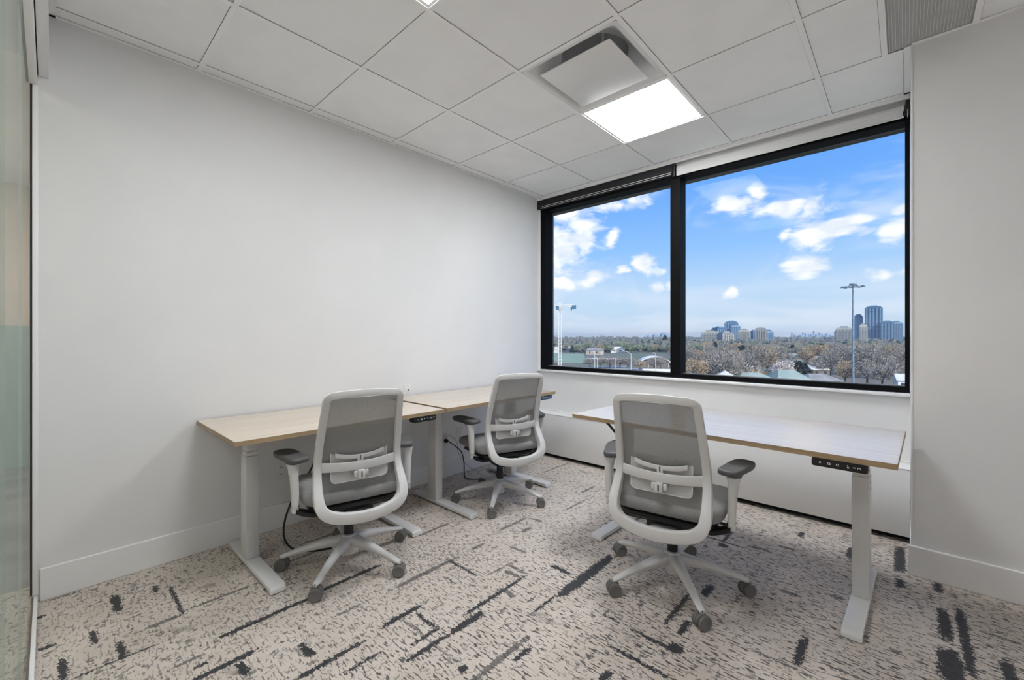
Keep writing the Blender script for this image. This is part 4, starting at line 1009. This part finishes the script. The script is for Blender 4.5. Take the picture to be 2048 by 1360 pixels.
for (kd, px, d, h, sx) in FRONT:
    mpx, mn = min(MARKS, key=lambda q: abs(q[0] - px)); sd_ = 'right' if px >= mpx else 'left'
    peers = sorted(abs(f[1] - mpx) for f in FRONT if f[0] == kd and (f[1] >= mpx) == (px >= mpx) and min(MARKS, key=lambda q: abs(q[0] - f[1]))[0] == mpx)
    tree(kd, px, d, h, sx=sx, label='%s near the front, %s to the %s of %s' % (KN[kd], NTH[peers.index(abs(px - mpx))], sd_, mn))
tree('blossom', 1566, 208, 9, sx=1.6); tree('ever', 1330, 760, 24, sx=1.3, label='tall dark conifer clump rising above the far treeline')
# the belt behind them
rows = [(330, 9.0), (365, 9.5), (405, 10.0), (450, 10.5), (500, 11.0), (560, 12.5)]
for d, sp in rows:
    px = 1362.0 if d < 540 else 1086.0
    if d >= 520: px = 1086.0
    while px < 1822:
        dd = d * random.uniform(0.95, 1.05)
        left = px < 1350
        kd = random.choices(['bare', 'brown', 'pale', 'ever'], [0.25, 0.2, 0.4, 0.15] if left else [0.55, 0.22, 0.13, 0.10])[0]
        tree(kd, px, dd, random.uniform(10, 15.5), sx=random.uniform(0.95, 1.3))
        px += sp * random.uniform(0.8, 1.5) * FPX / d * 0.62
# everything farther off: one rolling canopy
bm = bmesh.new()
rnd = random.Random(5)
base_ico = bmesh.new(); bmesh.ops.create_icosphere(base_ico, subdivisions=2, radius=1.0)
bv = [v.co.copy() for v in base_ico.verts]; bf = [[v.index for v in f.verts] for f in base_ico.faces]; base_ico.free()
def blob(c, rx, rz, sd_):
    vs_ = []
    for v in bv:
        k = 1 + 0.22 * math.sin(4.2 * v.x + sd_) * math.cos(3.7 * v.y + 1.3 * sd_) + 0.14 * math.sin(7 * v.z + 2 * sd_) + rnd.uniform(-0.10, 0.10)
        vs_.append(bm.verts.new((c.x + v.x * rx * k, c.y + v.y * rx * k, c.z + v.z * rz * k)))
    for f in bf: bm.faces.new([vs_[i] for i in f])
d = 600.0
while d < 2300:
    px = 1080.0
    while px < 1830:
        g = ground_pt(px, d * rnd.uniform(0.95, 1.05)); h = rnd.uniform(9, 15) * (1.0 + max(0, d - 900) / 3000)
        blob(g + Vector((0, 0, h * 0.55)), rnd.uniform(4.5, 8.5) * (1 + max(0, d - 700) / 1500), h * 0.55, rnd.uniform(0, 50))
        px += rnd.uniform(7, 12) * FPX / d * (1 + max(0, d - 700) / 900)
    d *= 1.085
far = finish('distant_canopy', bm, 'canopy_mix', smooth=0); tag(far, 'hazy far canopy of trees along the horizon', 'treetops', kind='stuff')

# ---------------- houses
def house(px, d, w, dp, h, rz, roof, wall, label, chimney=True):
    e = empty('house', ground_pt(px, d), rz); tag(e, label, 'house', 'low houses beyond the window')
    mbox('wall', wall, (-w / 2, w / 2, -dp / 2, dp / 2, 0, h), e, smooth=0)
    bm = bmesh.new(); rh = dp * 0.32; ov = 0.5
    vs_ = [bm.verts.new(p) for p in ((-w / 2 - ov, -dp / 2 - ov, h - .2), (w / 2 + ov, -dp / 2 - ov, h - .2), (w / 2 + ov, dp / 2 + ov, h - .2), (-w / 2 - ov, dp / 2 + ov, h - .2), (-w / 2 - ov, 0, h + rh), (w / 2 + ov, 0, h + rh))]
    for f in ((0, 1, 5, 4), (2, 3, 4, 5), (1, 2, 5), (3, 0, 4), (3, 2, 1, 0)): bm.faces.new([vs_[i] for i in f])
    rf = finish('roof', bm, roof, e, 0)
    if chimney: mbox('chimney', 'house_dark', (w * 0.2, w * 0.2 + 0.9, -0.5, 0.5, h + rh * 0.3, h + rh + 1.0), rf, smooth=0)
    for k in (-1, 1): mbox('window', 'window_dark', (k * w * 0.25 - 0.7, k * w * 0.25 + 0.7, -dp / 2 - 0.06, -dp / 2 + 0.02, h * 0.35, h * 0.75), e, smooth=0)
    return e
HS = [(1376, 183, 9, 8, 4.5, .5, 'roof_grey', 'house_wall', 'tan house with pale roof beside the window mullion'), (1362, 215, 8, 7, 4, .2, 'concrete_pale', 'house_white', 'small white house behind the budding tree by the mullion'),
      (1449, 172, 5, 8, 5, 1.9, 'house_white', 'house_dark', 'house gable with white trim between the two tall bare trees'), (1500, 245, 9, 8, 4, .4, 'concrete_pale', 'house_white', 'pale-roofed house behind the brown bush'),
      (1575, 255, 14, 10, 4.5, .6, 'roof_green', 'house_white', 'green-roofed house above the blossoming tree'), (1586, 330, 15, 10, 5, .3, 'roof_green', 'house_white', 'green-roofed house farther back over the blossoming tree'),
      (1632, 232, 9, 8, 3.5, .7, 'concrete_pale', 'house_dark', 'house with bright pale roof right of the dark evergreens'), (1637, 300, 10, 8, 5, .2, 'roof_grey', 'house_white', 'white house in the middle of the bare trees'),
      (1412, 330, 12, 9, 5, .8, 'roof_grey', 'house_wall', 'tan house far back left of the flats'), (1440, 380, 12, 9, 5, .2, 'concrete_pale', 'house_white', 'white house far back under the flats'),
      (1100, 560, 22, 9, 5, .3, 'concrete_pale', 'house_white', 'long pale-roofed building at the far end of the playing field'), (1152, 600, 24, 9, 5, .9, 'concrete_pale', 'house_white', 'pale-roofed building right of the crane mast'),
      (1190, 500, 18, 9, 5, .1, 'roof_grey', 'house_wall', 'tan long house behind the lamp posts'), (1235, 560, 18, 9, 5, .5, 'concrete_pale', 'house_white', 'small white-roofed house far left of the mullion'),
      (1805, 330, 12, 9, 6, .3, 'roof_grey', 'house_wall', 'tan house at the right edge of the window'), (1812, 165, 6, 7, 4.5, .2, 'concrete_pale', 'house_white', 'white house front at the lower right corner of the window')]
for a in HS: house(*a)
# the low school with rippling green hip roofs
def school():
    e = empty('school_building', ground_pt(1565, 180), YAW); tag(e, 'low building with linked green hip roofs at the bottom of the right pane', 'building')
    for k, (u, w, z1, dep) in enumerate(((-13.5, 17, 6.0, 12), (1.5, 15.0, 7.2, 13), (14.3, 14.5, 5.6, 12))):
        mbox('wall', 'house_dark', (u - w / 2 + .6, u + w / 2 - .6, -dep / 2 + .6, dep / 2 - .6, 0, 3.2), e, smooth=0)
        bm = bmesh.new(); r = w * 0.22
        v_ = [bm.verts.new(p) for p in ((u - w / 2, -dep / 2, 3.0), (u + w / 2, -dep / 2, 3.0), (u + w / 2, dep / 2, 3.0), (u - w / 2, dep / 2, 3.0), (u - r, 0, z1), (u + r, 0, z1))]
        for f in ((0, 1, 5, 4), (2, 3, 4, 5), (1, 2, 5), (3, 0, 4), (3, 2, 1, 0)): bm.faces.new([v_[i] for i in f])
        finish('roof', bm, 'roof_green' if k < 2 else 'roof_grey', e, 0)
        for q in range(4): mbox('window', 'window_dark', (u - w * .36 + q * w * .2, u - w * .36 + q * w * .2 + 1.4, -dep / 2 + .5, -dep / 2 + .62, 1.0, 2.4), e, smooth=0)
school()
# long flat white roof and the arched-roof pavilion in the left pane
e = empty('warehouse', ground_pt(1207, 330), YAW); tag(e, 'long low shed with a white flat roof behind the lamp posts', 'building')
mbox('wall', 'house_dark', (-12, 12, -4, 4, 0, 3.6), e, smooth=0); mbox('roof', 'house_white', (-13, 13, -5, 5, 3.6, 4.3), e, smooth=0)
e = empty('pavilion', ground_pt(1308, 300), YAW - 0.2); tag(e, 'arched white-roofed pavilion left of the mullion', 'building')
bm = bmesh.new(); ring = []
for y in (-7, 7): ring.append([Vector((11 * math.cos(a), y, 1.5 + 6.0 * math.sin(a))) for a in [PI * k / 14 for k in range(15)]] + [Vector((10.4 * math.cos(a), y, 1.2 + 5.6 * math.sin(a))) for a in [PI * k / 14 for k in range(14, -1, -1)]])
ring_loft(bm, ring); finish('roof', bm, 'house_white', e, 0.6)
mbox('wall', 'house_dark', (-9.5, 9.5, -6, 6, 0, 4.2), e, smooth=0)
for q in range(5): mbox('column', 'concrete_pale', (-9 + q * 4.4, -8.6 + q * 4.4, -6.3, -5.9, 0, 4.5), e, smooth=0)
e = empty('road_barrier', ground_pt(1320, 245), YAW - 0.12); tag(e, 'white concrete barrier along the road by the mullion', 'barrier')
mbox('rail', 'house_white', (-10, 10, -0.2, 0.2, 1.6, 2.6), e, smooth=0); mbox('footing', 'concrete_pale', (-10, 10, -0.3, 0.3, 0, 1.6), e, smooth=0)

# ---------------- towers on the skyline
def tower(px0, px1, ytop, d, rz, kind, label, bays=5, group='towers on the skyline', ratio=0.55, step=0.0):
    pc = (px0 + px1) / 2; g = ground_pt(pc, d); vw = (px1 - px0) / FPX * d
    h = EYE + (CY - ytop) / FPX * d - 0.0
    a = rz
    e = empty('tower_block', g, YAW + a); tag(e, label, 'building', group)
    w = vw / (abs(math.cos(a)) + ratio * abs(math.sin(a))); dp = w * ratio
    body, strip = dict(blue=('glass_blue', 'glass_pale'), cream=('facade_cream', 'facade_grey'), pale=('glass_pale', 'glass_blue'), grey=('facade_grey', 'facade_cream'))[kind]
    mbox('wall', body, (-w / 2, w / 2, -dp / 2, dp / 2, 0, h), e, smooth=0)
    rf = mbox('roof', body, (-w * .42, w * .42, -dp * .42, dp * .42, h, h + 2.5), e, smooth=0)
    mbox('penthouse', strip, (-w * .22, w * .22, -dp * .3, dp * .3, h + 2.5, h + 5.5), rf, smooth=0)
    for k in range(bays):
        u = -w / 2 + w * (k + 0.5) / bays
        mbox('balcony_bay', strip, (u - w / bays * .24, u + w / bays * .24, -dp / 2 - 1.0, -dp / 2, 2, h - 2), e, smooth=0)
    for k in range(max(1, bays // 2)):
        u = -dp / 2 + dp * (k + 0.5) / max(1, bays // 2)
        mbox('balcony_bay', strip, (w / 2, w / 2 + 1.0, u - dp * .12, u + dp * .12, 2, h - 2), e, smooth=0)
    bm = bmesh.new(); z = 4.0
    while z < h - 3:
        box(bm, -w / 2 - 1.2, w / 2 + 1.2, -dp / 2 - 1.25, -dp / 2 + .3, z, z + 0.9); z += 3.4
    finish('floor_bands', bm, body, e, 0, kind='stuff')
    return e
TW = [(1733, 1762, 615, 1150, -.75, 'blue', 'tallest blue glass tower on the right skyline', 5), (1707, 1727, 632, 1180, .7, 'blue', 'shorter blue tower just right of the light mast', 4),
      (1719, 1733, 651, 1020, -.5, 'cream', 'cream block of flats between the two blue towers', 3), (1763, 1786, 645, 1120, -.7, 'blue', 'dark blue slab right of the tallest tower', 4), (1783, 1803, 646, 1150, -.6, 'pale', 'pale blue rightmost tower block of the skyline', 5),
      (1674, 1703, 657, 1000, -.75, 'cream', 'wide cream block of flats left of the light mast', 5), (1669, 1678, 664, 1100, .3, 'grey', 'small grey block at the left end of the right skyline group', 3),
      (1403, 1438, 665, 950, -.6, 'cream', 'low cream flats at the left end of the middle skyline group', 6), (1424, 1456, 657, 1100, .3, 'blue', 'broad blue block behind the low cream flats', 6), (1449, 1476, 645, 1180, -.5, 'blue', 'tallest blue tower of the middle skyline group', 5),
      (1462, 1480, 652, 1080, -.3, 'pale', 'pale blue tower in front of the middle group', 4), (1477, 1500, 662, 980, -.6, 'cream', 'cream flats right of the middle blue towers', 5), (1500, 1514, 664, 1050, .4, 'blue', 'small blue block near the right of the middle group', 3),
      (1510, 1533, 658, 1000, -.6, 'grey', 'striped grey tower right of centre in the middle group', 5), (1531, 1546, 664, 1020, -.3, 'pale', 'pale rightmost block of the middle skyline group', 3), (1436, 1466, 668, 900, .2, 'grey', 'low grey block under the middle blue towers', 5)]
for a in TW: tower(a[0], a[1], a[2], a[3], a[4], a[5], a[6], a[7])
rnd = random.Random(3)
for (px0, px1, yt) in [(1583, 1586, 665), (1587, 1592, 669), (1598, 1607, 670), (1605, 1608, 665), (1610, 1614, 667), (1617, 1619, 669), (1620, 1626, 669), (1626.5, 1629, 661), (1631, 1636, 669), (1637, 1641, 666), (1643, 1647, 668), (1651, 1655.5, 667), (1660, 1663, 670), (1664, 1670, 671),
                       (1322, 1336, 666), (1295, 1301, 670), (1306, 1318, 669), (1200, 1207, 670)]:
    g = ground_pt((px0 + px1) / 2, 3300); w = (px1 - px0) / FPX * 3300; h = EYE + (CY - yt) / FPX * 3300
    e = empty('distant_tower', g, YAW); tag(e, 'faint blue high-rise far away on the horizon', 'building', 'faint high-rises on the horizon')
    mbox('wall', 'glass_pale', (-w / 2, w / 2, -w / 2, w / 2, 0, h * .9), e, smooth=0); mbox('crown', 'glass_pale', (-w * .3, w * .3, -w * .3, w * .3, h * .9, h), e, smooth=0)

# ---------------- tower crane
def crane():
    d = 250.0; g = ground_pt(1120, d); e = empty('tower_crane', g, YAW - 0.15); tag(e, 'white lattice tower crane with cab and counterweight at the left window edge', 'crane')
    H = EYE + (CY - 616) / FPX * d; r = 0.85
    def lattice(name, p0, p1, rr, seg, par, thick=0.13):
        p0, p1 = Vector(p0), Vector(p1); ax = (p1 - p0).normalized(); u = ax.orthogonal().normalized()
        if abs(ax.z) < 0.5: u = Vector((0, 0, 1))
        else: u = Vector((1, 0, 0))
        v = ax.cross(u); bm = bmesh.new(); L = (p1 - p0).length; cor = [u * rr + v * rr, u * rr - v * rr, -u * rr - v * rr, -u * rr + v * rr]
        for c_ in cor: tube(bm, [p0 + c_, p1 + c_], thick, 4)
        for k in range(seg):
            a, b_ = p0 + ax * L * k / seg, p0 + ax * L * (k + 1) / seg
            for q in range(4): tube(bm, [a + cor[q], b_ + cor[(q + 1) % 4]], thick * .7, 4); tube(bm, [b_ + cor[q], b_ + cor[(q + 1) % 4]], thick * .6, 4)
        return finish(name, bm, 'crane_white', par, 0)
    lattice('mast', (0, 0, 0), (0, 0, H), r, 20, e, 0.16)
    lattice('jib', (-1.0, 0, H + 1.6), (-46, 0, H + 2.6), 0.6, 24, e, 0.2)
    lattice('counter_jib', (1.0, 0, H + 1.6), (8.5, 0, H + 1.0), 0.55, 5, e, 0.2)
    lattice('tower_head', (0, 0, H), (0, 0, H + 3.2), 0.7, 2, e, 0.15)
    mbox('counterweight', 'glass_blue', (7.0, 9.4, -0.9, 0.9, H - 0.6, H + 1.5), e, smooth=0); mbox('hoist', 'caster_grey', (6.2, 7.0, -.5, .5, H - 1.6, H + 0.6), e, smooth=0)
    cb = mbox('cab', 'glass_blue', (-2.4, -0.6, -1.9, -0.3, H - 0.9, H + 1.0), e, smooth=0); mbox('slewing_ring', 'facade_cream', (-1.2, 1.2, -1.2, 1.2, H - 1.4, H + 0.3), e, smooth=0)
crane()
# ---------------- high-mast light
def mast_light():
    d = 118.0; g = ground_pt(1706, d); e = empty('light_mast', g, 0.3); tag(e, 'tall steel light mast with a crown of floodlights in the right pane', 'light mast')
    H = EYE + (CY - 573) / FPX * d
    bm = bmesh.new(); tube(bm, [(0, 0, 0), (0, 0, H * .35), (0, 0, H * .7), (0, 0, H)], [0.36, 0.30, 0.24, 0.17], 12); finish('pole', bm, 'pole_steel', e)
    bm = bmesh.new(); rr = 2.1
    tube(bm, [(rr * math.cos(2 * PI * k / 20), rr * math.sin(2 * PI * k / 20), H - .1) for k in range(21)], 0.08, 5)
    for k in range(4): tube(bm, [(0, 0, H - .3), (rr * math.cos(PI * k / 2), rr * math.sin(PI * k / 2), H - .1)], 0.07, 5)
    finish('ring', bm, 'pole_steel', e)
    bm = bmesh.new(); lathe(bm, [(0, H), (0.5, H + .1), (0.9, H + .55), (0.8, H + .75), (0, H + .8)], 14); finish('hoist_cap', bm, 'pole_steel', e)
    for k in range(9):
        a = 2 * PI * k / 9; bm = bmesh.new()
        box(bm, -0.42, 0.42, -0.22, 0.22, -0.22, 0.10, bev=0.05, mtx=Matrix.Translation((2.35 * math.cos(a), 2.35 * math.sin(a), H - .05)) @ Matrix.Rotation(a, 4, 'Z')); finish('floodlight', bm, 'pole_steel', e)
mast_light()
# ---------------- lamp posts in the left pane
for k, (px, yt, d, arm, lab) in enumerate([(1189.5, 703, 262, 0, 'leftmost slim white lamp post of the left pane'), (1194.5, 716, 240, 0, 'lamp post standing close beside the leftmost one'), (1231.5, 717, 245, 0, 'lamp post between the close pair and the long-armed one'), (1262, 708, 225, 1, 'white lamp post with a long arm reaching left'),
                                          (1311, 706, 235, 0, 'tall white lamp post nearest the window mullion'), (1302.5, 712, 300, 0, 'short thin post just left of the post by the mullion')]):
    g = ground_pt(px, d); H = EYE + (CY - yt) / FPX * d; e = empty('lamp_post', g, YAW); tag(e, lab, 'lamp post', 'lamp posts in the left pane')
    bm = bmesh.new(); tube(bm, [(0, 0, 0), (0, 0, H)], [0.20, 0.14], 8); finish('pole', bm, 'pole_white', e)
    bm = bmesh.new()
    if arm: tube(bm, [(0, 0, H), (-2.0, 0, H + 1.1), (-6.0, 0, H + 2.6)], 0.11, 6); hp = (-6.4, 0, H + 2.6)
    else: tube(bm, [(0, 0, H - .3), (-0.9, 0, H)], 0.08, 6); hp = (-1.0, 0, H)
    finish('arm', bm, 'pole_white', e)
    bm = bmesh.new(); box(bm, hp[0] - .6, hp[0] + .6, -.25, .25, hp[2] - .12, hp[2] + .12, bev=.06); finish('lamp_head', bm, 'pole_white', e)

# ---------------- thin spring haze over the suburb (real volume)
bm = bmesh.new(); box(bm, -6000, 3000, 60, 6000, GZ + 0.2, 40.0)
m = bpy.data.materials.new('haze'); m.use_nodes = True; MATS['haze'] = m
t = NT(m.node_tree); t.n.clear()
vsn = t.new('ShaderNodeVolumeScatter'); vsn.inputs['Color'].default_value = (0.88, 0.95, 1.0, 1); vsn.inputs['Density'].default_value = 0.00018; vsn.inputs['Anisotropy'].default_value = 0.2
o = t.new('ShaderNodeOutputMaterial'); t.link(vsn.outputs[0], o.inputs['Volume'])
hz = finish('haze', bm, 'haze', smooth=0); tag(hz, 'thin blue spring haze over the distant suburb', 'haze', kind='stuff')
